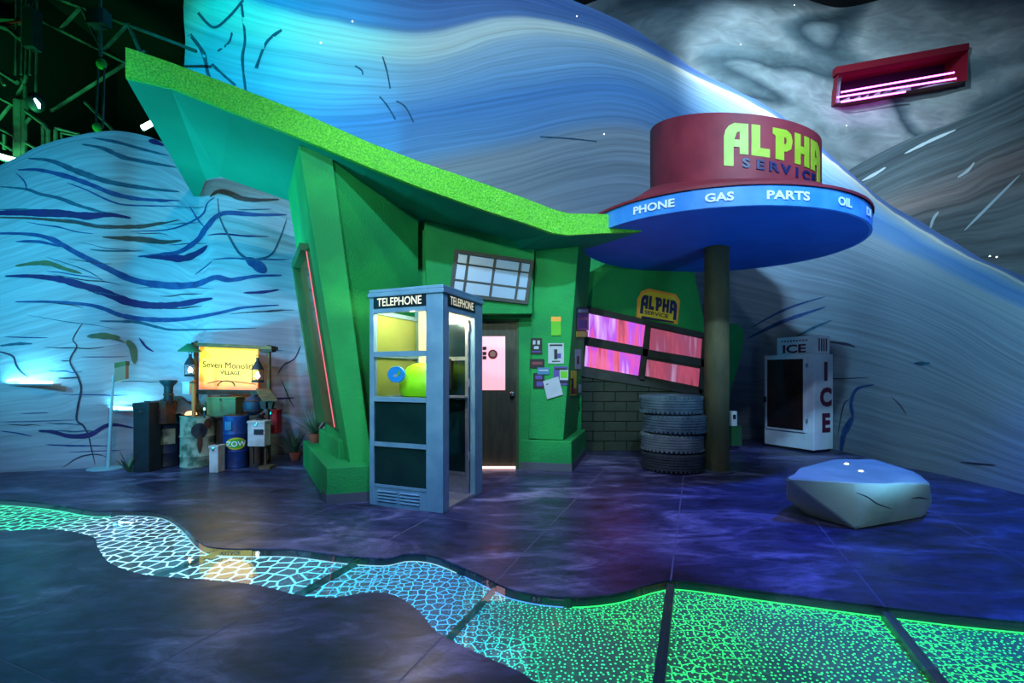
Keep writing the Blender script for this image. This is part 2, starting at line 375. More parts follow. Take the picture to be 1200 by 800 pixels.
M['floor'] = floor_mat()
floor = bpy.data.objects.new('floor', None); C.objects.link(floor); tag(floor, 'dark stained concrete floor of large slabs with pale joints', None, None, 'structure')
for k in sorted(slabs): sheet(slabs[k], 0, .02).build('floor_slab', M['floor'], floor)
tag(sheet(joints, -.0008, .001).build('joint_filler', M['joint'], floor), 'pale joint lines between the slabs')

def led_mat():
    m = bpy.data.materials.new('led_cell_pattern'); m.use_nodes = True; nt = m.node_tree; N = nt.nodes; L = nt.links
    b = N['Principled BSDF']; b.inputs['Base Color'].default_value = (.12,.15,.15,1); b.inputs['Roughness'].default_value = .5
    g = N.new('ShaderNodeNewGeometry'); sep = N.new('ShaderNodeSeparateXYZ'); L.new(g.outputs['Position'], sep.inputs[0])
    def M_(op, a, bb=None, c=None):
        n = N.new('ShaderNodeMath'); n.operation = op
        for i, q in enumerate((a, bb, c)):
            if q is None: continue
            if isinstance(q, (int, float)): n.inputs[i].default_value = q
            else: L.new(q, n.inputs[i])
        return n.outputs[0]
    def vor(scale, feat):
        v = N.new('ShaderNodeTexVoronoi'); v.feature = feat; v.inputs['Scale'].default_value = scale
        L.new(g.outputs['Position'], v.inputs['Vector']); v.voronoi_dimensions = '2D'; v.inputs['Randomness'].default_value = .7
        return v.outputs['Distance']
    def smooth(x, lo, hi):
        n = N.new('ShaderNodeMapRange'); n.interpolation_type = 'SMOOTHSTEP'; L.new(x, n.inputs[0])
        n.inputs[1].default_value = lo; n.inputs[2].default_value = hi; return n.outputs[0]
    X = sep.outputs[0]
    big = M_('SUBTRACT', 1, smooth(vor(9.8, 'DISTANCE_TO_EDGE'), .02, .10))
    mid = M_('SUBTRACT', 1, smooth(vor(17, 'DISTANCE_TO_EDGE'), .01, .08))
    dots = M_('SUBTRACT', 1, smooth(vor(36, 'F1'), .10, .22))
    kR = smooth(X, -.7, .25); kM = smooth(X, -1.8, -.4)
    nz = N.new('ShaderNodeTexNoise'); nz.inputs['Scale'].default_value = 1.6; L.new(g.outputs['Position'], nz.inputs['Vector'])
    patch = smooth(nz.outputs[0], .42, .62)
    lines = M_('MAXIMUM', M_('MULTIPLY', big, M_('SUBTRACT', 1, kM)), M_('MULTIPLY', M_('MULTIPLY', mid, kM), M_('SUBTRACT', 1, M_('MULTIPLY', kR, M_('SUBTRACT', 1, M_('MULTIPLY', patch, .6))))))
    lines = M_('MAXIMUM', lines, M_('MULTIPLY', dots, kR))
    ramp = N.new('ShaderNodeValToRGB'); cr = ramp.color_ramp
    st = [(.0,(.06,.9,.4)),(.13,(.05,.85,.45)),(.21,(.40,.66,1)),(.38,(.26,.75,1)),(.5,(.05,.6,1)),(.60,(.02,.36,.9)),(.66,(.0,.75,.35)),(.72,(.02,.9,.16)),(1,(.02,.95,.12))]
    while len(cr.elements) < len(st): cr.elements.new(.5)
    for e, (p, c) in zip(cr.elements, st): e.position = p; e.color = (*c, 1)
    t = N.new('ShaderNodeMapRange'); L.new(X, t.inputs[0]); t.inputs[1].default_value = -5.5; t.inputs[2].default_value = 3; L.new(t.outputs[0], ramp.inputs[0])
    L.new(ramp.outputs[0], b.inputs['Emission Color'])
    gain = M_('ADD', M_('MULTIPLY_ADD', kR, -.02, .10), M_('MULTIPLY', lines, 3.3))
    L.new(gain, b.inputs['Emission Strength'])
    return m
M['led'] = led_mat()
M['channel'] = mat('dark_channel_wall', lin((40,60,70)), rough=.35)
M['pane_frame'] = mat('river_frame_metal', lin((80,110,100)), rough=.3, metal=.6)
riv = thing('light_river', 'winding glass-topped river of glowing cells sunk into the floor', 'light', (0, 2.6, -.07))
allr = [f for k in panes for f in panes[k]]
bed_faces = [f for f in ff if inside(sum((fv[i] for i in f), Vector((0,0)))/3, river)]
tag(sheet(bed_faces, -.066, .004).build('led_bed', M['led'], riv), 'glowing cell and dot pattern')
n = len(river)
MB().add([Vector((*q, -.012)) for q in river]+[Vector((*q, -.07)) for q in river], [(i, (i+1) % n, (i+1) % n+n, i+n) for i in range(n)]).build('channel_wall', M['channel'], riv)
for k in sorted(panes): tag(sheet(panes[k], -.006, .012).build('glass_pane', M['river_glass'], riv))
edge_pts = crm(far, 6)
for x0, x1, cc, es_ in ((-9,-3.9,(.1,1,.6),1.5), (-3.9,-.35,(.35,.8,1),1.2), (-.35,.35,(.1,.4,1),1.2), (.35,6.4,(.03,1,.2),1.6)):
    q = [p+Vector((0,-.014,-.056)) for p in edge_pts if x0 <= p.x <= x1]
    if len(q) > 2: tag(MB().tube(q, .004, 5).build('edge_strip_light', emit('river_strip', cc, es_), riv))
for s, wd, dp in ((-3.41,.006,.03),(-2.308,.012,.045),(-1.2,.012,.045),(-.153,.05,.048),(1.01,.05,.048),(2.12,.05,.048)):
    # seam bar across the channel under the panes
    hits = []
    for i in range(400):
        q = B_*s+A_*(-.5+i*.018)
        if inside(q, river): hits.append(q)
    if hits:
        m_ = Matrix.Rotation(math.atan2(A_.y, A_.x), 3, 'Z'); L_ = (hits[-1]-hits[0]).length; c = (hits[0]+hits[-1])/2
        MB().box((c.x, c.y, -.02-dp/2), (L_, wd, dp), m_).build('pane_seam', M['pane_frame'], riv)

# ------------------------------------------------------------------ rock walls as smooth nets
def net(rows, nu=8, nv=8, amp=.05, nscale=.6, seed=0, ridged=0):
    """rows of 3D control points -> smooth grid; uv.y follows the rows (the rock's layers)"""
    R = [crm(r, nu) for r in rows]; k = len(R[0]); cols = [crm([r[i] for r in R], nv) for i in range(k)]
    m = len(cols[0]); vs = []; uv = []
    for j in range(m):
        for i in range(k):
            p = cols[i][j].copy(); d = noise.noise(Vector((p.x*nscale, p.y*nscale, p.z*nscale*2.2))+Vector((seed, 0, 0)))
            d2 = noise.noise(Vector((p.x*nscale*3, p.y*nscale*3, p.z*nscale*8))+Vector((seed, 5, 0)))
            p += Vector((0, -1, 0))*(amp*d+amp*.3*d2); vs.append(p); uv.append((i/(k-1)*len(rows[0])*.25, 1-j/(m-1)))
    fs = [(j*k+i, j*k+i+1, (j+1)*k+i+1, (j+1)*k+i) for j in range(m-1) for i in range(k-1)]
    return MB().add(vs, fs), uv
def wall(name, rows, m, label, hole=None, **kw):
    mb, uv = net(rows, **kw)
    if hole:
        def inq(f):
            c = sum((mb.v[i] for i in f), Vector())/4; return inside(Vector((600+F*c.x/c.y, HOR-F*(c.z-CH)/c.y)), hole)
        mb.f = [f for f in mb.f if not inq(f)]
    o = mb.build(name, m, None, smooth=True, uv=uv)
    tag(o, label, None, None, 'structure'); o['_'] = 0; del o['_']
    return o, BVHTree.FromPolygons(mb.v, mb.f)
def ray(bvh, x, y):
    d = Vector(((x-600)/F, 1, (HOR-y)/F)).normalized(); h = bvh.ray_cast(Vector((0,0,CH)), d)
    return (h[0]-d*.008) if h[0] else None
def streak(parent, bvh, pts, wpx, m, name='painted_streak', taper=True):
    c = crm([Vector((x, y, 0)) for x, y in pts], 7); k = len(c); L_, R_ = [], []
    for i, p in enumerate(c):
        t = (c[min(i+1,k-1)]-c[max(i-1,0)]).normalized(); nn = Vector((-t.y, t.x, 0))
        s = i/(k-1); w_ = wpx*.5*((.18+.82*math.sin(math.pi*min(1,max(0,s)))**.8) if taper else 1)*(.75+.5*abs(noise.noise(Vector((p.x*.07, p.y*.07, wpx)))))
        a, b = ray(bvh, p.x+nn.x*w_, p.y+nn.y*w_), ray(bvh, p.x-nn.x*w_, p.y-nn.y*w_)
        if a and b and (a-b).length < .6: L_.append(a); R_.append(b)
    if len(L_) < 2: return
    n_ = len(L_); MB().add(L_+R_, [(i, i+1, i+1+n_, i+n_) for i in range(n_-1)]).build(name, m, parent)

# far shell of the hall
M['hall'] = mat('hall_black', (.006,.007,.009), rough=.95)
def plate(name, pts, label): return tag(MB().add(pts, [(0,1,2,3)]).build(name, M['hall']), label, None, None, 'structure')
plate('wall_back_hall', [(-12,14,0),(10,14,0),(10,14,11),(-12,14,11)], 'black back wall of the hall')
plate('ceiling', [(-12,-3,11),(10,-3,11),(10,14,11),(-12,14,11)], 'black hall ceiling')
plate('wall_left_hall', [(-12,-3,0),(-12,14,0),(-12,14,11),(-12,-3,11)], 'black left wall of the hall')

# mountain behind the station
M['mountain'] = strata_mat('blue_white_strata', [(0,(120,128,140)),(.34,(128,142,160)),(.47,(150,160,172)),(.52,(110,146,190)),(.62,(96,142,198)),(.70,(140,176,212)),(.79,(176,194,210)),(.825,(232,228,216)),(.85,(225,224,218)),(.862,(110,140,190)),(.93,(88,118,178)),(1,(100,130,185))], (.9, 110), .34, .02)
mx = [215,270,335,420,500,600,680,740,800,870,920,980,1040,1110,1200,1330]
rowy = [[-160,-130,-100,-80,-60,-35,2,32,72,110,138,190,238,278,325,380],
        [20,40,55,70,75,46,46,64,90,122,150,200,248,288,334,388],
        [130,140,150,150,140,125,108,112,138,172,202,238,265,303,348,402],
        [260,260,260,250,240,218,198,192,205,232,255,282,305,338,385,440],
        [400,400,400,395,385,370,350,345,350,360,370,380,395,425,470,520]]
topY = [11.4,10.3,9.2,9.1,9.2,9.5,9.8,10.0,10.1,10.2,10.1,9.8,9.2,8.1,6.9,5.6]
basY = [9.8,9.6,9.4,9.4,9.4,9.4,9.4,9.4,9.4,9.4,9.2,8.15,6.95,6.05,5.1,4.15]
rows = []
for j, ry in enumerate(rowy):
    t = (j/5)**.8
    rows.append([P(x, y, (1-t)*a+t*b) for x, y, a, b in zip(mx, ry, topY, basY)])
rows.append([Vector(((x-600)/F*b, b, -.05)) for x, b in zip(mx, basY)])
mountain, bvh_m = wall('wall_back', rows, M['mountain'], 'sculpted mountain wall banded in blue and white strata behind the station', amp=.10, nscale=.5, nu=9, nv=12)
# curtain of swirling grey rock above and behind
def swirl_mat():
    m = bpy.data.materials.new('grey_swirl_rock'); m.use_nodes = True; nt = m.node_tree; N = nt.nodes; L = nt.links; b = N['Principled BSDF']
    b.inputs['Roughness'].default_value = .8; b.inputs['Specular IOR Level'].default_value = .2
    tc = N.new('ShaderNodeTexCoord'); mp = N.new('ShaderNodeMapping'); mp.inputs['Rotation'].default_value = (0, math.radians(-38), 0); mp.inputs['Scale'].default_value = (.16,.3,.42); mp.inputs['Location'].default_value = (2.3,0,.8); L.new(tc.outputs['Object'], mp.inputs[0])
    n = N.new('ShaderNodeTexNoise'); n.inputs['Scale'].default_value = .75; n.inputs['Detail'].default_value = 1.5; n.inputs['Roughness'].default_value = .4; n.inputs['Distortion'].default_value = 1.1; L.new(mp.outputs[0], n.inputs['Vector'])
    r = N.new('ShaderNodeValToRGB'); cr = r.color_ramp; st_ = [(.30,(52,66,76)),(.40,(120,132,138)),(.46,(150,160,164)),(.50,(96,114,122)),(.54,(58,76,86)),(.58,(128,142,148)),(.66,(160,168,176)),(.72,(70,86,96))]
    while len(cr.elements) < len(st_): cr.elements.new(.5)
    for e, (p, c) in zip(cr.elements, st_): e.position = p; e.color = (*lin(c), 1)
    L.new(n.outputs[0], r.inputs[0])
    n2 = N.new('ShaderNodeTexNoise'); n2.inputs['Scale'].default_value = 9; n2.inputs['Detail'].default_value = 6; n2.inputs['Distortion'].default_value = 1.5; L.new(mp.outputs[0], n2.inputs['Vector'])
    mr = N.new('ShaderNodeMapRange'); mr.inputs[1].default_value = .3; mr.inputs[2].default_value = .7; mr.inputs[3].default_value = .75; mr.inputs[4].default_value = 1.15; L.new(n2.outputs[0], mr.inputs[0])
    mx = N.new('ShaderNodeMix'); mx.data_type = 'RGBA'; mx.blend_type = 'MULTIPLY'; mx.inputs[0].default_value = 1; L.new(r.outputs[0], mx.inputs[6]); L.new(mr.outputs[0], mx.inputs[7]); L.new(mx.outputs[2], b.inputs['Base Color'])
    return m
M['swirl'] = swirl_mat()
ux = [600,680,760,840,920,990,1060,1140,1220,1340]
uy = [[-160,-150,-120,-90,-120,-130,-140,-150,-160,-170],[-40,-60,-30,-10,-40,-30,-60,-70,-60,-50],[40,20,30,50,40,30,10,0,20,30],[120,90,80,110,120,110,70,60,80,90],[220,180,150,170,190,180,150,130,150,170],[330,300,260,250,270,270,250,230,250,280],[460,450,440,430,430,430,430,430,430,430]]
uz = [[12.5,12.3,12.0,11.6,12.0,12.2,12.0,11.6,11.3,11.0],[12.6,12.2,11.7,11.3,11.9,12.3,11.6,11.2,11.4,11.0],[12.8,12.2,11.5,11.0,11.5,11.9,11.8,11.6,11.2,10.8],[12.8,12.4,11.7,11.2,11.3,11.7,11.7,11.6,11.2,10.8],[12.8,12.5,12.0,11.6,11.4,11.7,11.8,11.7,11.4,10.9],[12.9,12.7,12.3,12.0,11.8,11.8,11.9,11.8,11.5,11.0],[13,12.9,12.7,12.4,12.2,12.1,12.0,12.0,11.8,11.3]]
upper, bvh_u = wall('wall_upper_rock', [[P(x, y, Y) for x, y, Y in zip(ux, a, b)] for a, b in zip(uy, uz)], M['swirl'], 'swirling grey painted rock curtain high above the sign canopy', hole=[Vector(q) for q in ((986,84),(1132,58),(1130,92),(983,118))], amp=.16, nscale=.55, seed=3, nu=16, nv=14)
M['slate'] = strata_mat('dark_slate_slope', [(0,(64,74,82)),(.4,(86,92,96)),(.55,(110,100,100)),(.7,(80,92,98)),(.9,(56,70,78)),(1,(66,80,88))], (1.0, 26), .7, .15, bump=.5)
sx = [960,1000,1060,1130,1200,1330]
sy = [[225,196,165,138,104,40],[262,235,205,178,150,95],[300,275,250,228,205,160],[345,325,310,300,290,260],[430,420,415,410,405,400]]
sz = [11.0,10.7,10.2,9.5,8.9,8.0]
slope, bvh_s = wall('wall_right_slope', [[P(x, y, Y-.35*j) for x, y, Y in zip(sx, r, sz)] for j, r in enumerate(sy)], M['slate'], 'dark slate coloured rock slope at the upper right', amp=.10, nscale=.7, seed=9)
# left wall
M['left_rock'] = strata_mat('pale_lavender_rock', [(0,(158,156,168)),(.3,(170,166,178)),(.6,(160,164,176)),(.8,(150,160,172)),(1,(140,158,170))], (1.0, 60), .32, .08, bump=.25)
lx = [-330,-220,-120,-60,0,60,120,160,190,213,226,232,237,243,256,300,345,385]
ly = [330,290,245,218,194,167,152,156,166,180,190,194,192,188,186,196,212,228]
lb = [5.75,5.9,6.05,6.15,6.25,6.42,6.66,6.98,7.12,7.18,7.2,7.21,7.22,7.23,7.27,7.5,7.85,8.1]
rows = []
for t in (0,.12,.3,.5,.72,1):
    rw = []
    for i, (x, y, b) in enumerate(zip(lx, ly, lb)):
        yb = HOR+F*(CH+.05)/b; lean = .55*(1-t)**2-.16*math.sin(math.pi*t)
        lean += .25*(1-t)*max(0, min(1, (290-x)/120))
        yy = y+(yb-y)*t
        rw.append(P(x, yy, b+lean))
    rows.append(rw)
leftw, bvh_l = wall('wall_left', rows, M['left_rock'], 'pale cave wall painted with wavy purple and blue streaks', amp=.05, nscale=.7, seed=5, nu=9, nv=12)

SC = {k: mat('streak_'+k, lin(c), lin(c2), 9, .8) for k, (c, c2) in dict(teal=((24,66,92),(40,88,112)), purple=((44,20,92),(28,24,76)), blue=((22,50,104),(36,72,124)), brown=((84,60,52),(60,50,60)), olive=((96,96,60),(70,80,66)), dark=((36,40,64),(50,44,60))).items()}
def z7(p): return [(x/3.334, 160+y/3.334) for x, y in p]
def z4(p): return [(x/4.21, 380+y/4.21) for x, y in p]
for col, wd, p in [
 ('teal',14,[(320,30),(400,45),(480,80),(550,95),(690,120)]), ('teal',10,[(360,5),(450,20),(560,50),(660,75)]), ('purple',15,[(580,15),(610,22),(640,35)]),
 ('teal',18,[(110,85),(200,95),(300,135),(420,175),(560,200),(700,215)]), ('blue',16,[(70,130),(150,130),(260,155),(360,190),(450,225),(560,245),(700,250)]),
 ('blue',6,[(260,180),(330,205),(440,255),(520,268),(715,272)]), ('teal',12,[(0,195),(100,205),(160,225),(230,240),(310,270),(400,295),(490,318)]),
 ('purple',24,[(-60,300),(0,298),(120,298),(240,300),(340,310),(430,305),(510,318)]), ('teal',6,[(0,285),(100,285),(250,290)]),
 ('brown',12,[(-40,315),(100,318),(200,325),(300,335),(380,350),(500,352),(600,345),(700,325)]), ('brown',14,[(500,352),(560,350),(640,335)]),
 ('blue',6,[(510,370),(640,365),(720,345),(790,305),(810,260),(840,235)]), ('brown',18,[(400,392),(500,398),(560,402),(640,412),(710,405)]),
 ('blue',18,[(540,468),(620,462),(700,450),(770,405),(810,350),(870,300),(1000,305),(1120,305)]), ('purple',22,[(560,468),(640,472),(720,475),(780,450),(810,425)]),
 ('blue',22,[(-60,378),(100,380),(200,400),(300,455),(420,515),(520,560),(640,580),(760,578),(840,550),(900,560),(1000,545),(1100,542)]), ('blue',10,[(60,410),(150,410),(240,430)]),
 ('olive',16,[(60,505),(130,495),(190,495),(250,515),(320,535)]), ('purple',26,[(20,545),(120,545),(220,555),(300,575),(400,605),(500,645),(600,660),(700,655),(780,640),(830,632)]),
 ('blue',15,[(60,645),(200,645),(330,655),(400,670),(480,700),(600,715),(720,712),(850,690),(950,668),(1090,658)]), ('teal',10,[(390,720),(470,722),(540,725),(620,745),(700,755),(1000,748)]),
 ('olive',20,[(340,780),(400,778),(470,785)]), ('brown',18,[(820,235),(850,215),(890,220),(940,240),(1000,248),(1090,245)]),
 ('purple',6,[(810,385),(870,380),(960,388),(1050,390)]), ('purple',10,[(950,610),(1020,608),(1090,598)]), ('blue',6,[(830,480),(900,475),(1000,480),(1130,480)]),
 ('blue',4,[(760,540),(800,510),(830,485)]), ('teal',8,[(850,240),(860,320),(900,400),(940,460),(990,480),(1060,460),(1100,380),(1120,320)]),
 ('blue',34,[(960,475),(1000,500),(1040,530)]), ('blue',5,[(740,270),(770,320),(800,355)]), ('blue',5,[(60,140),(95,175),(105,210)]),
 ('teal',5,[(350,440),(420,446),(560,446)]), ('teal',4,[(180,470),(330,520),(400,560)])]:
    streak(leftw, bvh_l, z7(p), wd/3.334*1.35, SC[col])
for col, wd, p in [
 ('dark',13,[(405,-5),(360,70),(378,110),(345,180),(385,260),(400,320),(385,400),(378,470),(410,500),(435,545),(450,610),(468,690)]), ('dark',6,[(300,180),(345,180)]), ('dark',10,[(285,265),(340,264),(395,260)]),
 ('olive',18,[(435,60),(540,65),(620,90)]), ('olive',46,[(625,80),(655,120),(665,195)]), ('purple',14,[(685,65),(720,110),(758,135)]),
 ('purple',28,[(190,525),(260,530),(340,550),(440,545),(540,495),(660,510)]), ('blue',9,[(225,592),(360,598),(530,598)]), ('blue',5,[(340,630),(600,620)]),
 ('dark',7,[(310,705),(390,655),(470,640),(530,655)]), ('blue',7,[(0,525),(80,535),(160,552)]), ('dark',14,[(-20,130),(60,155),(80,200),(105,235),(140,260)]), ('teal',15,[(0,105),(90,95),(160,95)]),
 ('blue',6,[(20,60),(120,64),(240,66)]),('blue',4,[(400,160),(520,160),(640,158)]),('blue',4,[(100,440),(240,434)]),('blue',4,[(0,480),(150,478),(380,470)])]:
    streak(leftw, bvh_l, z4(p), wd/4.21, SC[col], 'wall_crack' if col == 'dark' else 'painted_streak')
rh = random.Random(4)
for _ in range(46):
    x0 = rh.uniform(5, 300); y0 = rh.uniform(225, 535); L_ = rh.uniform(30, 110); sl = .16 if 240 < y0 < 380 and x0 < 130 else (-.05 if x0 > 180 else .02)
    if x0+L_ > 345: continue
    streak(leftw, bvh_l, [(x0+L_*k/4, y0+sl*L_*k/4+rh.uniform(-1.2,1.2)) for k in range(5)], rh.uniform(.9,1.9), SC[rh.choice(['teal','blue','dark'])], 'painted_hairline')
# rest of the streaks low on the wall, between the village sign and the station
for col, wd, p in [('dark',2,[(352,405),(345,420),(332,428),(325,440)]), ('purple',3,[(300,468),(322,467),(345,466)]), ('dark',1.6,[(330,445),(338,465),(345,478)]), ('blue',1.5,[(215,430),(255,428),(280,432)])]:
    streak(leftw, bvh_l, p, wd, SC[col])
def zr(p): return [(880+x/2.857, 300+y/2.857) for x, y in p]
for col, wd, p in [('blue',16,[(-10,275),(60,240),(130,210),(250,170)]), ('blue',9,[(0,240),(80,195),(150,165),(250,135)]), ('teal',10,[(150,270),(210,240),(270,215)]),
 ('dark',11,[(255,285),(320,295),(350,305)]), ('blue',14,[(412,430),(355,445),(335,490),(340,540),(325,590)]), ('blue',22,[(300,665),(310,600),(335,540)]),('dark',6,[(290,600),(310,500),(330,480)]),
 ('teal',14,[(545,358),(575,360),(600,358)]), ('dark',7,[(700,690),(760,695),(820,700)]), ('dark',4,[(0,420),(150,405),(290,410),(400,405)]), ('dark',5,[(470,470),(500,500),(520,530)])]:
    streak(mountain, bvh_m, zr(p), wd/2.857, SC[col], 'wall_crack')
def zm(p): return [(330+x/2.79, y/2.79) for x, y in p]
for p in ([(330,185),(345,235),(355,290)], [(320,315),(345,345),(372,390)], [(375,330),(405,350),(432,400)], [(240,215),(262,230),(265,245)], [(845,447),(930,452),(1030,462)]):
    streak(mountain, bvh_m, zm(p), 2.0, SC['teal'], 'wall_crack', False)
for col, wd, p in [('teal',5,[(222,40),(238,62),(245,90),(262,120)]),('teal',4,[(232,15),(250,32),(268,20),(285,0)]),('teal',3.5,[(283,5),(287,45),(284,70),(288,108)]),('teal',3.5,[(248,75),(262,88),(276,100)]),('teal',4,[(300,80),(312,50),(330,35)]),('teal',3,[(255,60),(268,50),(272,38)])]:
    streak(mountain, bvh_m, p, wd, SC[col], 'wall_crack', False)
def fibre(parent, bvh, pts):
    for x, y in pts:
        q = ray(bvh, x, y)
        if q: MB().sphere(q, .011, 6, 4).build('fibre_star', M['fibre'], parent)
fibre(mountain, bvh_m, [(413,25),(676,19),(376,50),(708,157)]); fibre(upper, bvh_u, [(868,52),(931,6),(992,147),(1083,105)]); fibre(slope, bvh_s, [(1160,300),(1168,301)])
for p in ([(1010,212),(1025,204),(1038,196)], [(1122,208),(1134,200),(1142,190)], [(1090,268),(1094,256),(1100,248)], [(1060,180),(1090,165),(1120,152)], [(1130,270),(1160,240),(1195,205)]):
    streak(slope, bvh_s, p, 4, mat('pale_scratch', lin((150,165,172)), rough=.8), 'painted_streak')

# ------------------------------------------------------------------ the green service station
UV_ = Vector((.87, .5, 0)); VV = Vector((-.5, .87, 0))
st = thing('service_station', 'green slanted filling station building with jutting lime glitter roof', 'building', (-.8, 6.0, 0))
# fin (leaning wing wall on the left)
def plane_pt(a, b, c, x, y):
    n_ = (b-a).cross(c-a); d = Vector(((x-600)/F, 1, (HOR-y)/F)); o_ = Vector((0,0,CH)); return o_+d*((a-o_).dot(n_)/d.dot(n_))
fA, fB, fC = P(350,169,5.15), P(389.5,182.5,5.25), P(437,548,5.06); fD = plane_pt(fA, fB, fC, 411, 548)
MB().prism([fA, fB, fC, fD], VV*1.62).build('wing_wall', M['green_wall'], st, bevel=.012)
# wall beside fin to the inner corner
sT, sB = P(490,243,6.3), Vector(((490-600)/F*6.3, 6.3, 0))
fBt = fB+VV*.04; fCb = Vector((fC.x, fC.y+.05, 0))
gw = [[fBt.lerp(sT, i/10).lerp(fCb.lerp(sB, i/10), j/10) for i in range(11)] for j in range(11)]
MB().add([q for r in gw for q in r], [(j*11+i, j*11+i+1, (j+1)*11+i+1, (j+1)*11+i) for j in range(10) for i in range(10)]).build('side_wall', M['green_wall'], st, smooth=True)
# wall over and around the door (plane Y = 6.40), doorway left open
YC = 6.50; dx0, dx1, dz = -.84, .10, 2.12
xl, xr = (486-600)/F*YC, (632-600)/F*YC
zt = lambda x: CH+(HOR-(243+(x-490)*(281-243)/(628-490)))/F*YC+.03
def pz(xpx): return (xpx-600)/F*YC
MB().prism([Vector((xl,YC,0)), Vector((dx0,YC,0)), Vector((dx0,YC,dz)), Vector((dx1,YC,dz)), Vector((dx1,YC,0)), Vector((xr,YC,0)), Vector((xr,YC,zt(632))), Vector((xl,YC,zt(486)))], (0,.18,0)).build('front_wall', M['green_wall'], st)
# window surround boxed out above the door
YP = 6.30
MB().prism([P(497,258,YP), P(627,285,YP), P(623.5,362,YP), P(500,362,YP)], (0,.199,0)).build('window_surround', M['green_wall'], st, bevel=.01)
MB().prism([P(500,360,YP-.05), P(624,360,YP-.05), P(624,367.5,YP-.05), P(500,367.5,YP-.05)], (0,.15,0)).build('lintel', M['green_wall'], st, bevel=.008)
win = MB()
wc = [Vector(q) for q in ((533,291.5),(626,305),(618.5,356.5),(526,346))]
def wq(u, v): a = wc[0].lerp(wc[1], u); b = wc[3].lerp(wc[2], u); return a.lerp(b, v)
def wp(u, v, Y): q = wq(u, v); return P(q.x, q.y, Y)
def bar(u0, u1, v0, v1, Y=YP, th=.05): return MB().prism([wp(u0,v0,Y-th), wp(u1,v0,Y-th), wp(u1,v1,Y-th), wp(u0,v1,Y-th)], (0,th-.002,0))
fr = MB()
for a in ((0,1,0,.08),(0,1,.92,1),(0,.045,.08,.92),(.955,1,.08,.92)): b_ = bar(*a); fr.add(b_.v, b_.f)
wino = fr.build('window', M['frame_dark'], st)
tag(wino, 'slanted twelve-pane frosted window')
us = [.045,.165,.195,.50,.53,.82,.85,.955]; vs_ = [.08,.275,.305,.63,.665,.92]
for a, b_ in ((us[1],us[2]),(us[3],us[4]),(us[5],us[6])): bar(a, b_, .08, .92, th=.04).build('muntin', M['frame_dark'], wino)
for a, b_ in ((vs_[1],vs_[2]),(vs_[3],vs_[4])): bar(.045, .955, a, b_, th=.038).build('muntin', M['frame_dark'], wino)
for i in (0,2,4,6):
    for j in (0,2,4): bar(us[i], us[i+1], vs_[j], vs_[j+1], th=.02).build('pane', M['frost'], wino)
# pillar right of the door, wider at the top
pd = Vector((.29,.957,0))
qa, qb, qc = P(627.5,281,6.40), P(679,276,6.28), P(660,516,6.36)
qd = plane_pt(qa, qb, qc, 619, 514)
MB().prism([qa, qb, qc, qd], pd*1.25).build('pillar', M['green_wall'], st, bevel=.012)
bl, br = Vector((.11,6.46,0)), Vector((.815,6.30,0))
MB().prism([bl, br, br+pd*1.42, bl+pd*1.42], (0,0,.42)).build('pillar_base', M['green_wall'], st, bevel=.015)
nb = Vector((-.35,-.937,0))*.006
MB().prism([bl+nb, br+nb+Vector((.006,0,0)), br+pd*1.42+Vector((.006,0,0)), bl+pd*1.42], (0,0,.11)).build('skirting', M['trim_grey'], st)
# plinth and sill left
O = Vector((-1.905,4.735,0)); u2 = Vector((.95,.31,0))
MB().prism([O, O+u2*.75, O+u2*.75+VV*1.2, O+VV*2.3], (0,0,.375)).build('plinth', M['green_wall'], st, bevel=.012)
MB().prism([O-u2*.006-VV*.006, O+u2*.75-VV*.006, O+u2*.75+VV*.3, O-u2*.006+VV*.3], (0,0,.10)).build('skirting', M['trim_grey'], st)
s0 = fD.copy(); s0.z = .37; out = Vector((-.87,-.5,0))
MB().prism([s0+VV*.28-out*.02, s0+VV*.28+out*.08, s0+VV*1.6+out*.12, s0+VV*1.6-out*.02], (0,0,.22)).build('window_sill', M['green_wall'], st, bevel=.01)
# tall slanted side window on the wing wall's left face
def sw(s, t, o=0): return fD.lerp(fA, t)+VV*s+out*o
sws = tag(MB().prism([sw(.42,.1), sw(.47,.1), sw(.47,.70), sw(.42,.70)], out*.03).build('side_window', M['green_dark'], st), 'narrow raked side window edged in red neon')
MB().prism([sw(1.45,.1), sw(1.6,.1), sw(1.6,.70), sw(1.45,.70)], out*.10).build('jamb', M['green_dark'], sws)
MB().prism([sw(.47,.1), sw(1.45,.1), sw(1.45,.70), sw(.47,.70)], out*.012).build('pane', mat('dark_rose_glass', lin((50,70,36)), lin((40,56,30)), 2, .15, emis=(.9,.25,.2), es=.03), sws)
MB().prism([sw(.42,.69), sw(1.6,.69), sw(1.6,.715), sw(.42,.715)], out*.10).build('window_head', M['green_dark'], sws)
MB().tube([sw(.45,.11,.036), sw(.45,.69,.036)], .006, 6).build('neon_tube', M['red_neon'], sws)

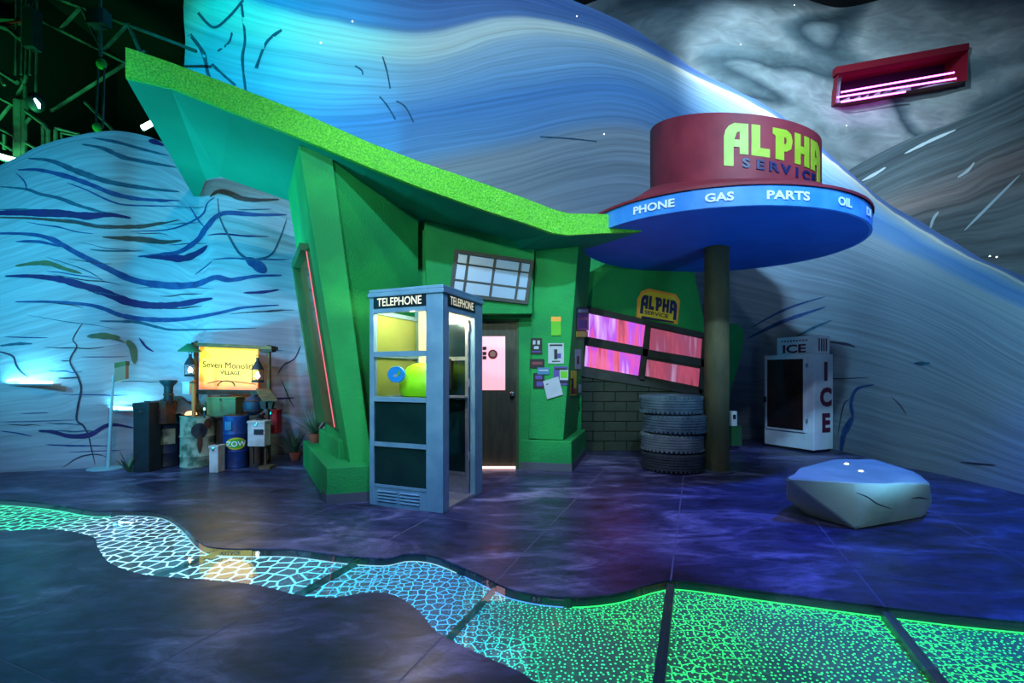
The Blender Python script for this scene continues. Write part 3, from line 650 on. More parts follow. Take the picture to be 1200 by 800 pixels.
# roof: lime glitter fascia, green soffit
fx = [(147,90,55,4.6),(200,102,73,4.71),(270,130,99,4.86),(343,158,127,5.0),(433,196,167,5.14),(491,219,189,5.24),(567,246,215,5.38),(617,262,233,5.46),(648,273,245,5.51),(666,275.5,250,5.53),(700,273.5,250.5,5.58),(752,271.5,252,5.66)]
bot = [P(x, yb, Y) for x, yb, yt, Y in fx]; top = [P(x, yt, Y) for x, yb, yt, Y in fx]
n = len(fx); back = []
for i, q in enumerate(bot):
    t = i/(n-1); Lr = 3.75*(1-t)+1.5*t; rise = max(0, (fx[i][0]-343)/300)*.155*Lr*.9
    if fx[i][0] > 660: Lr, rise = 2.7, .09  # right end run further back to keep stray light off the shop wall
    bpx = {147:(231,237), 200:(241,211), 270:(258,207), 343:(338,235)}.get(fx[i][0])
    if bpx: Yb = (q.z-CH)*F/(HOR-bpx[1]); back.append(Vector(((bpx[0]-600)/F*Yb, Yb, q.z)))
    else: back.append(q+VV*Lr+Vector((0,0,rise)))
roof = thing('roof', 'long angular roof slab with glittering lime edge rising to the left', 'roof', (-1.3, 6.2, 3.4))
edge = VV*.05
MB().add(bot+top+[q+edge for q in bot]+[q+edge for q in top], [(i, i+1, i+1+n, i+n) for i in range(n-1)]+[(i+n, i+1+n, i+1+3*n, i+3*n) for i in range(n-1)]+[(i, i+1, i+1+2*n, i+2*n) for i in range(n-1)]+[(i+2*n, i+1+2*n, i+1+3*n, i+3*n) for i in range(n-1)]+[(0,n,3*n,2*n),(n-1,2*n-1,4*n-1,3*n-1)]).build('fascia', M['glitter'], roof)
fr_ = [q+edge+Vector((0,0,.004)) for q in bot]; tp = [a+edge for a in top]; bt = [q+Vector((0,0,(top[i]-bot[i]).z*.8)) for i, q in enumerate(back)]
MB().add(fr_+back, [(i, i+1, i+1+n, i+n) for i in range(n-1)]).build('soffit', M['green_soffit'], roof)
MB().add(tp+bt, [(i, i+1, i+1+n, i+n) for i in range(n-1)]).build('roof_deck', M['green_dark'], roof)
MB().add([fr_[0], tp[0], bt[0], back[0]], [(0,1,2,3)]).build('gable_edge', M['green_soffit'], roof)

# door with glowing pane
door = MB().bb(dx0+.03, dx1-.03, 6.560, 6.610, .02, dz-.03).build('door', M['door_brown'], st)
tag(door, 'dark stained door with a pink-lit pane')
jm = MB(); jm.bb(dx0, dx0+.03, 6.520, 6.660, 0, dz).bb(dx1-.03, dx1, 6.520, 6.660, 0, dz).bb(dx0, dx1, 6.520, 6.660, dz-.03, dz)
jm.build('door_frame', M['green_dark'], st)
M['pinkpane'] = mat('pink_backlit_pane', lin((240,180,190)), rough=.3, emis=(1,.34,.36), es=1.05)
MB().prism([P(545,394,6.550), P(592,394,6.550), P(592,457,6.550), P(545,457,6.550)], (0,.02,0)).build('pane', M['pinkpane'], door)
def disc_xz(cx, cz, r, Y, th, n=20, k=1.0): return MB().prism([Vector((cx+r*math.cos(2*math.pi*i/n), Y, cz+k*r*math.sin(2*math.pi*i/n))) for i in range(n)], (0,th,0))
c_ = P(577.5,415,6.540); disc_xz(c_.x, c_.z, .068, 6.543, .006).build('round_sticker', M['maroon'], door)
disc_xz(c_.x, c_.z+.005, .04, 6.539, .004).build('sticker_face', mat('tan_print', lin((190,120,100)), rough=.7), door)
for y in (406, 412, 417): MB().prism([P(565.5,y,6.543), P(570,y,6.543), P(570,y+4,6.543), P(565.5,y+4,6.543)], (0,.005,0)).build('lettering', M['ink'], door)
k_ = P(600.5,461,6.530); MB().tube([k_+Vector((0,.04,0)), k_], .02, 10).sphere(k_+Vector((0,-.02,0)), .038, 12, 8).build('knob', M['chrome'], door, smooth=True)
MB().bb(dx0+.03, dx1-.05, 6.500, 6.540, .004, .03).build('door_gap_glow', M['door_gap_glow'], door)  # emissive bar standing for the light through the gap under the door
# back room behind the doorway is closed off by the door; right hand shop wall (plane Y = 8)
YB = 8.05
shop = MB().prism([P(672,300,YB), P(813,318,YB), P(829,394,YB), P(833,470,YB), Vector(((836-600)/F*YB,YB,0)), Vector(((672-600)/F*YB,YB,0))], (0,.2,0)).build('shop_wall', M['green_wall'], st)
MB().prism([P(684,440,YB-.02), P(829,455,YB-.02), Vector(((831-600)/F*YB,YB-.02,0)), Vector(((680-600)/F*YB,YB-.02,0))], (0,.03,0)).build('mortar_bed', M['mortar'], shop)
bx0, bx1 = (681-600)/F*YB, (830-600)/F*YB
bw, bh = .39, .172
blk = None
for r_ in range(8):
    x = bx0-(bw/2 if r_ % 2 else 0); zc = r_*bh+bh/2
    while x < bx1-.02:
        a, b_ = max(x, bx0), min(x+bw, bx1)
        lim = CH+(HOR-(440+((a+b_)/2-bx0)/(bx1-bx0)*15))/F*YB
        h_ = min(zc+bh/2, lim-.01)-(zc-bh/2)
        if h_ > .04 and b_-a > .05:
            MB().bb(a+.006, b_-.006, YB-.055-random.random()*.008, YB-.02, zc-bh/2+.006, zc-bh/2+h_-.006).build('block', M['brick'], shop, bevel=.006)
        x += bw
def pane_mat(name, seed, purple):
    m = bpy.data.materials.new(name); m.use_nodes = True; nt = m.node_tree; N = nt.nodes; L = nt.links; b = N['Principled BSDF']
    b.inputs['Base Color'].default_value = (.3,.1,.15,1); b.inputs['Roughness'].default_value = .2
    tc = N.new('ShaderNodeTexCoord'); mp = N.new('ShaderNodeMapping'); mp.inputs['Scale'].default_value = (5.5,1,.6); mp.inputs['Location'].default_value = (seed,0,0); L.new(tc.outputs['Object'], mp.inputs[0])
    n = N.new('ShaderNodeTexNoise'); n.inputs['Scale'].default_value = 1.3; n.inputs['Detail'].default_value = 5; L.new(mp.outputs[0], n.inputs['Vector'])
    r = N.new('ShaderNodeValToRGB'); e = r.color_ramp.elements; e[0].position = .30; e[0].color = (.30,.03,.07,1); e[1].position = .72; e[1].color = (.95,.6,1,1)
    k = e.new(.38); k.color = (.75,.10,.20,1); k = e.new(.46); k.color = (.75,.08,.5,1) if purple else (.5,.07,.14,1); k = e.new(.53); k.color = (.42,.07,.85,1) if purple else (.45,.08,.2,1)
    L.new(n.outputs[0], r.inputs[0]); L.new(r.outputs[0], b.inputs['Emission Color']); b.inputs['Emission Strength'].default_value = 1.0 if purple else .55
    return m
frm = tag(MB().prism([P(686,361,YB-.03), P(829.5,393.5,YB-.03), P(824,462,YB-.03), P(682,440,YB-.03)], (0,.03,0)).build('shop_window', M['frame_dark'], st), 'tilted shop window of four glowing pink panes in a dark frame')
for i, (q, pu) in enumerate((([(689,367),(757.5,381),(755,406.7),(687,394)],1), ([(763,384),(827,398),(824,420),(761,409.5)],0), ([(686.5,405),(751,416),(748,440),(685,429)],1), ([(757.6,421),(821,432),(819,453),(755,440)],0))):
    MB().prism([P(x, y, YB-.05) for x, y in q], (0,.018,0)).build('pane', pane_mat('pink_shop_pane_%d' % i, i*.9, pu), frm)
for q in ([(686,358),(830,391),(829.5,397),(686,365)], [(684,396),(826,421),(825.5,430),(684,404)], [(682,433),(823,456),(823,463),(682,441)], [(757,380),(763,382),(755,447),(749,445)], [(824,394),(830,395),(824,462),(819,460)]):
    MB().prism([P(x, y, YB-.09) for x, y in q], (0,.055,0)).build('window_bar', M['frame_dark'], frm)
# end fin of the shop wall behind the post
MB().prism([P(846,378,YB+.1), P(866,379.5,YB+.1), P(872,388,YB+.1), P(870,410,YB+.1), P(855,465,YB+.1), P(846,470,YB+.1)], (0,.25,0)).build('end_fin', M['green_wall'], st, bevel=.01)

# ------------------------------------------------------------------ ALPHA lettering (block letters with long outer legs)
A1 = [[(0,-.42),(0,.55),(.05,.75),(.16,.9),(.34,1),(.80,1),(.80,0),(.52,0),(.52,.22),(.32,.22),(.32,-.42)], [(.34,.46),(.52,.46),(.52,.74),(.42,.68)]]
Lc = [[(0,0),(0,1),(.29,1),(.29,.27),(.62,.27),(.62,0)]]
Pc = [[(.10,0),(.10,.74),(0,.80),(0,1),(.52,1),(.70,.9),(.76,.68),(.70,.42),(.52,.3),(.42,.3),(.42,0)], [(.42,.52),(.5,.56),(.52,.66),(.5,.74),(.42,.76)]]
Hc = [[(0,0),(0,1),(.27,1),(.27,.62),(.46,.62),(.46,1),(.73,1),(.73,0),(.46,0),(.46,.38),(.27,.38),(.27,0)]]
A2 = [[(.80-x, y) for x, y in c] for c in A1]
letters = []
for off, cs in ((0,A1),(.90,Lc),(1.62,Pc),(2.48,Hc),(3.32,A2)): letters.append([[(x+off, y) for x, y in c] for c in cs])
TW = 4.12

# ------------------------------------------------------------------ canopy: post, blue disc, maroon drum
CX, CY, RD = 2.753, 6.354, 1.746
cz = lambda dx, dy: 3.08-.036*dx+.032*dy
can = thing('canopy_sign', 'round blue canopy on a post crowned by a tilted maroon sign drum', 'sign', (2.82, 6.35, 0))
N_ = 72
ring = [(math.cos(2*math.pi*i/N_), math.sin(2*math.pi*i/N_)) for i in range(N_)]
lo = [Vector((CX+RD*a, CY+RD*b, cz(RD*a, RD*b))) for a, b in ring]; hi = [q+Vector((0,0,.205)) for q in lo]
MB().add(lo+[q+Vector((0,0,.03)) for q in lo], [tuple(range(N_)), tuple(range(2*N_-1, N_-1, -1))]+[(i, (i+1)%N_, (i+1)%N_+N_, i+N_) for i in range(N_)]).build('canopy_disc', M['blue_disc'], can)
li, hi2 = [Vector((CX+(q.x-CX)*.985, CY+(q.y-CY)*.985, q.z)) for q in lo], [Vector((CX+(q.x-CX)*.985, CY+(q.y-CY)*.985, q.z)) for q in hi]
band = MB().add([q+Vector(((q.x-CX)*.002,(q.y-CY)*.002,0)) for q in lo+hi]+li+hi2, [f for i in range(N_) for j in [(i+1)%N_] for f in ((i,j,j+N_,i+N_),(i+N_,j+N_,j+3*N_,i+3*N_),(i+2*N_,j+2*N_,j+3*N_,i+3*N_),(i,j,j+2*N_,i+2*N_))]).build('rim_band', M['blue_band'], can, smooth=True)
DX, DY, RR = 2.95, 6.24, 1.035
ztop = lambda dx, dy: 4.50-.187*dx+.251*dy
zbot = lambda dx, dy: 3.86-.015*dx+.30*dy
db = [Vector((DX+RR*a, DY+RR*b, zbot(RR*a, RR*b))) for a, b in ring]; dt = [Vector((DX+RR*a, DY+RR*b, ztop(RR*a, RR*b))) for a, b in ring]
MB().add(db+dt, [tuple(range(N_, 2*N_))]+[(i, (i+1)%N_, (i+1)%N_+N_, i+N_) for i in range(N_)]).build('sign_drum', M['maroon'], can, smooth=True)
ho = [Vector((CX+(q.x-CX)*1.012, CY+(q.y-CY)*1.012, q.z)) for q in hi]; hu = [q+Vector((0,0,.03)) for q in ho]
md = [a.lerp(b, .45)+Vector((0,0,-.03)) for a, b in zip(hu, db)]
MB().add(ho+hu+md+db, [(i+k*N_, (i+1)%N_+k*N_, (i+1)%N_+(k+1)*N_, i+(k+1)*N_) for k in range(3) for i in range(N_)]).build('brim', M['maroon'], can, smooth=True)
MB().lathe([(.16,0),(.16,3.2)], (2.82,6.35,0), 28).build('post', M['pole'], can, smooth=True)
MB().lathe([(.21,0),(.21,.02),(.17,.03)], (2.82,6.35,0), 28).build('post_foot', M['trim_grey'], can, smooth=True)
th0 = math.radians(25.4); d0 = Vector((-math.sin(th0), -math.cos(th0), 0)); r0 = Vector((math.cos(th0), -math.sin(th0), 0))
def on_drum(s, h, e):
    ph = s/RR; q = d0*math.cos(ph)+r0*math.sin(ph); zz = ztop(q.x*RR, q.y*RR)
    return Vector((DX, DY, 0))+q*(RR+.004+e)+Vector((0,0,zz-.47+h))
ks = .35
def drum_text(vf, s0_, h0, sc, name, m):
    v, f = vf; MB().add([on_drum(s0_+q.x*sc, h0+q.y*sc, max(q.z, 0)*1) for q in v], f).build(name, m, can)
for cs in letters:
    v, f = shape2d(cs, .004); drum_text(([Vector((q.x*.9, q.y, q.z)) for q in v], f), -.06, 0, ks, 'letter', M['yellow_letters'])
for i, ch in enumerate('SERVICE'):
    v, f = text2d(ch, .145, .035, 1.25, .008); s_ = .17+i*.145
    MB().add([on_drum(s_+q.x, -.145+q.y, max(q.z, 0)) for q in v], f).build('letter', M['navy'], can)
def rim_angle(px):
    d = Vector((px-600, F)).normalized(); c = Vector((CX, CY)); b = d.dot(c); t = b-math.sqrt(b*b-c.dot(c)+RD*RD)
    q = d*t-c; return math.atan2(q.y, q.x)
for word, x0, x1 in (('PHONE',743,791),('GAS',826,860),('PARTS',898,948),('OIL',981,997),('DI',1014,1032)):
    a0 = rim_angle(x0); a1 = rim_angle(min(x1, 1024)) if x1 < 1020 else a0+.1
    v, f = text2d(word, 1, .03, 1, .005); lo_, hi_ = min(q.x for q in v), max(q.x for q in v)
    sc = .118
    vv = []
    for q in v:
        a = a0+(q.x-lo_)/(hi_-lo_)*(a1-a0); r_ = RD+.012+max(q.z, 0)*.4
        p = Vector((CX+r_*math.cos(a), CY+r_*math.sin(a), 0)); p.z = cz(p.x-CX, p.y-CY)+.06+q.y*sc; vv.append(p)
    MB().add(vv, f).build('lettering', M['white_letters'], can)

# wall plaque with the same lettering
pl = tag(MB().prism([P(746,372,YB-.02), P(747,350,YB-.02), P(752,341,YB-.02), P(760,338,YB-.02), P(792,344.5,YB-.02), P(797,352,YB-.02), P(794,380,YB-.02), P(770,375.5,YB-.02)], (0,.02,0)).build('wall_plaque', M['orange']), 'small yellow and navy plaque above the pink shop window', 'sign')
MB().prism([P(749,370,YB-.026), P(750,351,YB-.026), P(754,344,YB-.026), P(761,341,YB-.026), P(790,347,YB-.026), P(794,353,YB-.026), P(791.5,377,YB-.026)], (0,.006,0)).build('plaque_field', M['yellow'], pl)
ex = (P(793,354.5,YB-.03)-P(751,346.5,YB-.03))/TW; ey = (P(751,346.5,YB-.03)-P(749.5,364,YB-.03))
for cs in letters:
    o_ = P(750.6,360.5,YB-.034); on_frame(shape2d(cs, .004), o_, ex, ey*.9).build('letter', M['navy'], pl)
on_frame(text2d('SERVICE', .09, .02, 1.3, .003), P(769,370,YB-.034), ex.normalized(), ey.normalized()).build('lettering', M['navy'], pl)
MB().prism([P(752,370,YB-.034), P(790,376.5,YB-.034), P(789.5,379-.8,YB-.034), P(752,372.8,YB-.034)], (0,.006,0)).build('stripe', M['navy'], pl)

# ------------------------------------------------------------------ telephone booth (local frame: x along the front, y into the door side)
BE = math.atan2(-.377, .926)
nc = G(519, 602); ca, sa = math.cos(BE), math.sin(BE)
bc = nc+Vector((-.435*ca-.435*sa, -.435*sa+.435*ca, 0))
bo = thing('telephone_booth', 'blue-grey telephone booth with lit top signs and open folding door', 'booth', bc, BE)
H2 = .435
def bb(name, m, a, parent=None, bevel=0):
    x0,x1,y0,y1,z0,z1 = a; return MB().bb(x0,x1,y0,y1,z0,z1).build(name, m, parent or bo, local=True, bevel=bevel)
bb('floor_plate', M['alu'], (-H2+.01,H2-.01,-H2+.01,H2-.01,.0,.03))
# corner posts
bb('post', M['booth_blue'], (H2-.19,H2,-H2,-H2+.06,0,2.14), bevel=.006)      # near corner, wide on the front
bb('post', M['booth_blue'], (H2-.06,H2,-H2+.06,-H2+.12,0,2.14), bevel=.004)
bb('post', M['booth_blue'], (-H2,-H2+.055,-H2,-H2+.06,0,2.14), bevel=.006)
bb('post', M['booth_blue'], (-H2,-H2+.06,H2-.06,H2,0,2.14), bevel=.006)
bb('post', M['booth_blue'], (H2-.06,H2,H2-.19,H2,0,2.14), bevel=.006)
cap = MB().bb(-H2-.015,H2+.015,-H2-.015,H2+.015,2.12,2.165).bb(-H2-.005,H2+.005,-H2-.005,H2+.005,2.165,2.2).build('roof_cap', M['booth_blue'], bo, local=True, bevel=.008)
xl_, xr_ = -H2+.055, H2-.19
def face_panels(tf, x0, x1, upper_m, lower_m, tagtext):
    """a glazed side: rails, two panes, two dark panels, louvred kick panel; tf maps (along, depth, z) boxes into the booth"""
    for z0, z1 in ((1.96,2.005),(1.515,1.567),(1.06,1.105),(.604,.648),(.19,.215)): tf('rail', M['booth_blue'], x0, x1, 0, .05, z0, z1)
    for z0, z1 in ((1.567,1.96),(1.105,1.515)): tf('glass_pane', upper_m, x0, x1, .022, .028, z0, z1)
    for z0, z1 in ((.648,1.06),(.215,.604)): tf('lower_panel', lower_m, x0, x1, .018, .035, z0, z1)
    tf('kick_panel', M['booth_blue'], x0, x1, .006, .05, .0, .19)
def tf_front(name, m, x0, x1, d0_, d1_, z0, z1): return bb(name, m, (x0,x1,-H2+d0_,-H2+d1_,z0,z1))
def tf_left(name, m, x0, x1, d0_, d1_, z0, z1): return bb(name, m, (-H2+d0_,-H2+d1_,x0,x1,z0,z1))
def tf_back(name, m, x0, x1, d0_, d1_, z0, z1): return bb(name, m, (x0,x1,H2-d1_,H2-d0_,z0,z1))
face_panels(tf_front, xl_, xr_, M['glass'], M['booth_panel'], '')
face_panels(tf_left, -H2+.06, H2-.06, mat('olive_cream_panel', lin((112,136,66)), lin((122,144,74)), 3, .4), M['booth_panel'], '')
face_panels(tf_back, -H2+.06, H2-.06, M['glass'], M['booth_panel'], '')
for i in range(4):
    for c in (0, 1):
        x0 = xl_+.05+c*(.27); m_ = Matrix.Rotation(math.radians(35), 3, 'X')
        MB().box((x0+.115, -H2+.002, .055+i*.032), (.23,.022,.006), m_).build('louvre', M['booth_blue'], bo, local=True)
def lettered_box(a, word, face, wfit, hz, size):
    s_ = bb('sign_box', M['sign_green'], a)
    v, f = text2d(word, 1, .012, 1, .02); lo_, hi_ = min(q.x for q in v), max(q.x for q in v)
    k = wfit/(hi_-lo_); mb = MB()
    if face == 'f': mb.add([Vector(((a[0]+a[1])/2+(q.x-(lo_+hi_)/2)*k, a[2]-.001-max(q.z,0)*.05, hz+q.y*size)) for q in v], f)
    else: mb.add([Vector((a[1]+.001+max(q.z,0)*.05, (a[2]+a[3])/2+(q.x-(lo_+hi_)/2)*k, hz+q.y*size)) for q in v], f)
    mb.build('lettering', M['cream_letters'], s_, local=True)
lettered_box((xl_,xr_,-H2-.004,-H2+.05,2.005,2.12), 'TELEPHONE', 'f', .53, 2.028, .115)
lettered_box((H2-.05,H2+.004,-H2+.09,H2-.19,2.005,2.12), 'TELEPHONE', 's', .5, 2.028, .115)
bb('door_header', M['booth_blue'], (H2-.05,H2,-H2+.12,H2-.19,1.955,2.005))
# folded door, parked at the far jamb
def leaf(px, py, ang, L_):
    lf = bpy.data.objects.new('door_leaf', None); C.objects.link(lf); lf.parent = bo; lf.location = (px, py, .03); lf.rotation_euler = (0,0,ang)
    m = MB().bb(0,.035,-.015,.015,0,1.9).bb(L_-.035,L_,-.015,.015,0,1.9)
    for z0, z1 in ((1.86,1.9),(1.46,1.5),(1.03,1.07),(0,.04),(.2,.23)): m.bb(.035,L_-.035,-.015,.015,z0,z1)
    m.build('leaf_frame', M['alu'], lf, local=True)
    for z0, z1 in ((1.5,1.86),(1.07,1.46)): MB().bb(.035,L_-.035,-.003,.003,z0,z1).build('leaf_glass', M['glass_dim'], lf, local=True)
    MB().bb(.035,L_-.035,-.008,.008,.23,1.03).build('leaf_panel', M['booth_panel'], lf, local=True)
    MB().bb(.035,L_-.035,-.008,.008,.04,.2).build('leaf_kick', M['alu'], lf, local=True)
    return lf
leaf(H2-.07, H2-.205, math.radians(180-4), .34); leaf(H2-.08, H2-.165, math.radians(180+2), .34)
for z in (.4, 1.2, 1.8): bb('hinge', M['alu'], (H2-.075,H2-.06,H2-.215,H2-.19,z,z+.09))
bb('pull_handle', M['phone_black'], (H2-.095,H2-.065,-H2+.125,-H2+.14,1.12,1.32))
bb('ceiling_light', M['warm_soft'], (-.26,.2,-.26,.26,2.085,2.1))
bb('ceiling_panel', M['white_panel'], (-H2+.06,H2-.06,-H2+.06,H2-.06,2.1,2.12))
point('booth_lamp', (0, -.3, 2.0), (1,.76,.44), 34, .06, None).parent = bo
bb('back_panel', M['white_panel'], (-H2+.065,H2-.06,H2-.07,H2-.055,1.0,2.08))
bb('phone', M['phone_black'], (-.14,.16,H2-.21,H2-.07,1.16,1.52), bevel=.02)
bb('shelf', M['alu'], (.0,H2-.07,H2-.28,H2-.07,1.08,1.1))
# lime hood with blue oval badge hanging in the booth
prof = [(1e-3,.0),(.15,.0),(.20,.02),(.225,.08),(.22,.17),(.19,.26),(.14,.33),(.07,.365),(1e-3,.375)]
hood = MB().lathe(prof, n=28).xf(lambda q: Vector((q.x*1.15-.04, q.y*.7-.08, q.z*1.0+1.085))).build('phone_hood', M['lime'], bo, local=True, smooth=True)
tag(hood, 'rounded lime green hood')
n = 28
bd = [Vector((-.20+.105*math.cos(2*math.pi*i/n), -.31, 1.335+.085*math.sin(2*math.pi*i/n))) for i in range(n)]
bdo = MB().prism(bd, (0,.03,0)).build('oval_badge', M['azure'], hood, local=True, bevel=.006)
MB().prism([Vector((-0.225,-.314,1.31)), Vector((-0.175,-.314,1.31)), Vector((-0.175,-.314,1.335)), Vector((-0.225,-.314,1.335))], (0,.004,0)).build('badge_mark', M['paper'], hood, local=True)
MB().prism([Vector((-0.173,-.314,1.325)), Vector((-0.145,-.314,1.325)), Vector((-0.140,-.314,1.365)), Vector((-0.170,-.314,1.37))], (0,.004,0)).build('badge_mark', M['limeprint'], hood, local=True)

# ------------------------------------------------------------------ ice freezer
ic = G(954, 531); il = Vector((-.416,.909,0)); is_ = Vector((.909,.416,0))
W_, D_, Hh = .92, .52, 1.68
IE = math.atan2(-il.y, -il.x)
icen = ic+il*W_/2+is_*D_/2
io = thing('ice_freezer', 'white ice freezer with dark glass door and rooftop ice sign', 'freezer', icen, IE)
# local: x runs along the front from far-left to near corner, -y... front plane is at local y = -D/2 on the viewer's side
X_ = Vector((math.cos(IE), math.sin(IE), 0)); Y_ = Vector((-math.sin(IE), math.cos(IE), 0))
sgn = 1 if Y_.dot(is_) > 0 else -1      # depth direction along local y
def ib(name, m, x0, x1, y0, y1, z0, z1, bevel=0, parent=None):
    a, b_ = sorted((sgn*(y0-D_/2), sgn*(y1-D_/2)))
    return MB().bb(x0-W_/2, x1-W_/2, a, b_, z0, z1).build(name, m, parent or io, local=True, bevel=bevel)
ib('base', M['soot'], .03, W_-.03, .03, D_-.03, 0, .04)
ib('cabinet', M['ice_white'], 0, W_, 0, D_, .04, Hh, .012)
idr = ib('door', M['ice_white'], .04, W_-.13, -.03, -.002, .33, Hh-.04, .006)
ib('door_glass', M['ice_glass'], .085, W_-.17, -.036, -.03, .37, Hh-.08, 0, idr)
ib('latch', M['soot'], .015, .06, -.05, -.002, .82, .92, .004, idr)
for z in (.5, 1.45): ib('hinge', M['alu'], W_-.13, W_-.10, -.025, -.001, z, z+.07, 0, idr)
tb = ib('sign_box', M['ice_white'], .18, W_-.02, .1, D_-.06, Hh, Hh+.32, .008)
v, f = text2d('ICE', .2, .03, 1.5, .004); MB().add([Vector((q.x+.50-W_/2, sgn*(.1-D_/2-.002-max(q.z,0)), Hh+.04+q.y)) for q in v], f).build('lettering', M['ice_letters'], tb, local=True)
for i in range(9): ib('small_letter', M['ice_letters'], .27+i*.055, .30+i*.055, .096, .101, Hh+.235, Hh+.262, 0, tb)
for i in range(4): # vent slots on the sign box side
    a, b_ = sorted((sgn*(.15+i*.065-D_/2), sgn*(.18+i*.065-D_/2))); MB().bb(W_/2-.021, W_/2-.014, a, b_, Hh+.05, Hh+.27).build('vent_slot', M['ice_letters'], tb, local=True)
for ch, z in (('I',1.24),('C',.80),('E',.36)):
    v, f = text2d(ch, .42, .05, 1.05, .004)
    MB().add([Vector((W_/2+.002+max(q.z,0), sgn*(D_*.60-D_/2+q.x*1.0), z+q.y)) for q in v], f).build('side_letter', M['ice_letters'], io, local=True)

# ------------------------------------------------------------------ boulder bench
def PZ(x, y, z): return G(x, y, z)
bp_ = [PZ(921,560,.40), PZ(937,548,.42), PZ(980,538,.43), PZ(1024,538,.43), PZ(1070,553,.42), PZ(1090,566,.36), PZ(1001,565,.41), PZ(1040,566,.40),
       PZ(921,584,.13), PZ(944,603,0), PZ(1003,620.5,0), PZ(1080,606.5,0), PZ(1091,588,.10), Vector((3.25,5.05,0)), Vector((4.15,5.0,0)), Vector((4.22,4.8,.3))]
me = bpy.data.meshes.new('boulder'); bm = bmesh.new()
for q in bp_: bm.verts.new(q)
r = bmesh.ops.convex_hull(bm, input=bm.verts)
bmesh.ops.delete(bm, geom=[v for v in bm.verts if not v.link_faces], context='VERTS')
bmesh.ops.dissolve_limit(bm, angle_limit=.12, verts=bm.verts, edges=bm.edges)
bmesh.ops.bevel(bm, geom=list(bm.edges), offset=.012, segments=1, affect='EDGES', profile=.6)
bmesh.ops.triangulate(bm, faces=bm.faces)
for _ in range(2): bmesh.ops.subdivide_edges(bm, edges=[e for e in bm.edges if e.calc_length() > .09], cuts=1, use_grid_fill=True)
bm.normal_update()
for v in bm.verts:
    if v.co.z > .02: v.co += v.normal*(.012*noise.noise(v.co*6)+.012*noise.noise(v.co*2.2))
bmesh.ops.recalc_face_normals(bm, faces=bm.faces)
for f in bm.faces: f.smooth = True
for e in bm.edges:
    if len(e.link_faces) == 2 and e.calc_face_angle(0) > .3: e.smooth = False
loc = Vector((3.4,4.5,0)); bmesh.ops.translate(bm, verts=bm.verts, vec=-loc)
bm.to_mesh(me); me.materials.append(M['boulder']); bld_bvh = BVHTree.FromBMesh(bm); bm.free()
bo_ = thing('boulder_bench', 'pale sage faceted boulder seat with two tiny lights on top', 'boulder', loc)
bs = bpy.data.objects.new('stone', me); C.objects.link(bs); bs.parent = bo_
def ray_b(x, y):
    d = Vector(((x-600)/F, 1, (HOR-y)/F)).normalized(); h = bld_bvh.ray_cast(Vector((0,0,CH))-loc, d); return h[0]+loc-d*.004 if h[0] else None
for x, y in ((992,543.5),(1009,552)):
    q = ray_b(x, y)
    if q: MB().lathe([(.018,-.004),(.018,.006),(.01,.01)], q, 10).build('inlaid_light', M['fibre'], bo_)
def crack_on(pts, wd, fn, parent, m):
    c = crm([Vector((x, y, 0)) for x, y in pts], 5); a, b_ = [], []
    for i, p in enumerate(c):
        w_ = wd*(.25+.75*math.sin(math.pi*i/(len(c)-1))); q, r_ = fn(p.x, p.y-w_/2), fn(p.x, p.y+w_/2)
        if q and r_: a.append(q); b_.append(r_)
    n = len(a)
    if n > 1: MB().add(a+b_, [(i, i+1, i+1+n, i+n) for i in range(n-1)]).build('crack', m, parent)
crack_on([(1003,577),(1016,582),(1028,590),(1045,596)], 2, ray_b, bo_, M['crack']); crack_on([(1068,584),(1078,583),(1088,585)], 1.6, ray_b, bo_, M['crack'])

# ------------------------------------------------------------------ tyres
R = .425; hT = .262
tp_ = []
for i in range(13):
    a = -math.pi/2+math.pi*i/12; tp_.append((R-.05+.05*math.cos(a)**.6 if abs(math.cos(a)) > 1e-6 else R-.05, hT/2+(hT/2-.004)*math.sin(a)))
prof = [(.22,.05),(.24,.012),(.33,.0)]+[(R-.03,.012),(R-.008,.035)]
z = .045
for g in range(5):
    prof += [(R,z),(R,z+.025),(R-.012,z+.028),(R-.012,z+.033)]; z += .036
prof += [(R,z),(R-.008,hT-.03),(R-.03,hT-.01),(.33,hT),(.24,hT-.012),(.22,hT-.05),(.21,hT/2),(.22,.05)]
tx, ty = (788-600)/F*6.52, 6.52
labels = ['blue-grey tyre at the very top of the stack beside the post', 'tyre second from the top of the stack beside the post', 'paler chunky tyre third from the top of the stack', 'dark bottom tyre of the stack resting on the floor']
first = None
trd = MB()
for k in range(44):
    a = 2*math.pi*k/44; m_ = Matrix.Rotation(a, 3, 'Z')
    for zz in (.035, hT-.035): trd.box(m_ @ Vector((R-.006,0,zz)), (.02,.028,.034), m_)
rim_prof = [(.215,.06),(.20,.08),(.20,hT-.08),(.215,hT-.06)]
mats_t = [M['rubber'], M['rubber'], mat('pale_tyre_rubber', lin((86,100,114)), lin((112,126,136)), 5, .8, bump=.3), mat('dark_tyre_rubber', lin((34,42,54)), lin((50,60,70)), 5, .8, bump=.3)]
tyre_b = None
for i in range(4):
    z0 = (3-i)*hT; ox, oy = [(-.02,.01),(.025,-.01),(.0,.02),(.0,0)][i]
    t = thing('tyre', labels[i], 'tyre', (tx+ox, ty+oy, z0), i*.4, 'tyres stacked beside the canopy post')
    a = MB().lathe(prof, n=40, cap=False).build('carcass', mats_t[i], t, local=True, smooth=True)
    tag(MB().add(trd.v, trd.f).build('tread_lugs', mats_t[i], t, local=True), kind='stuff')

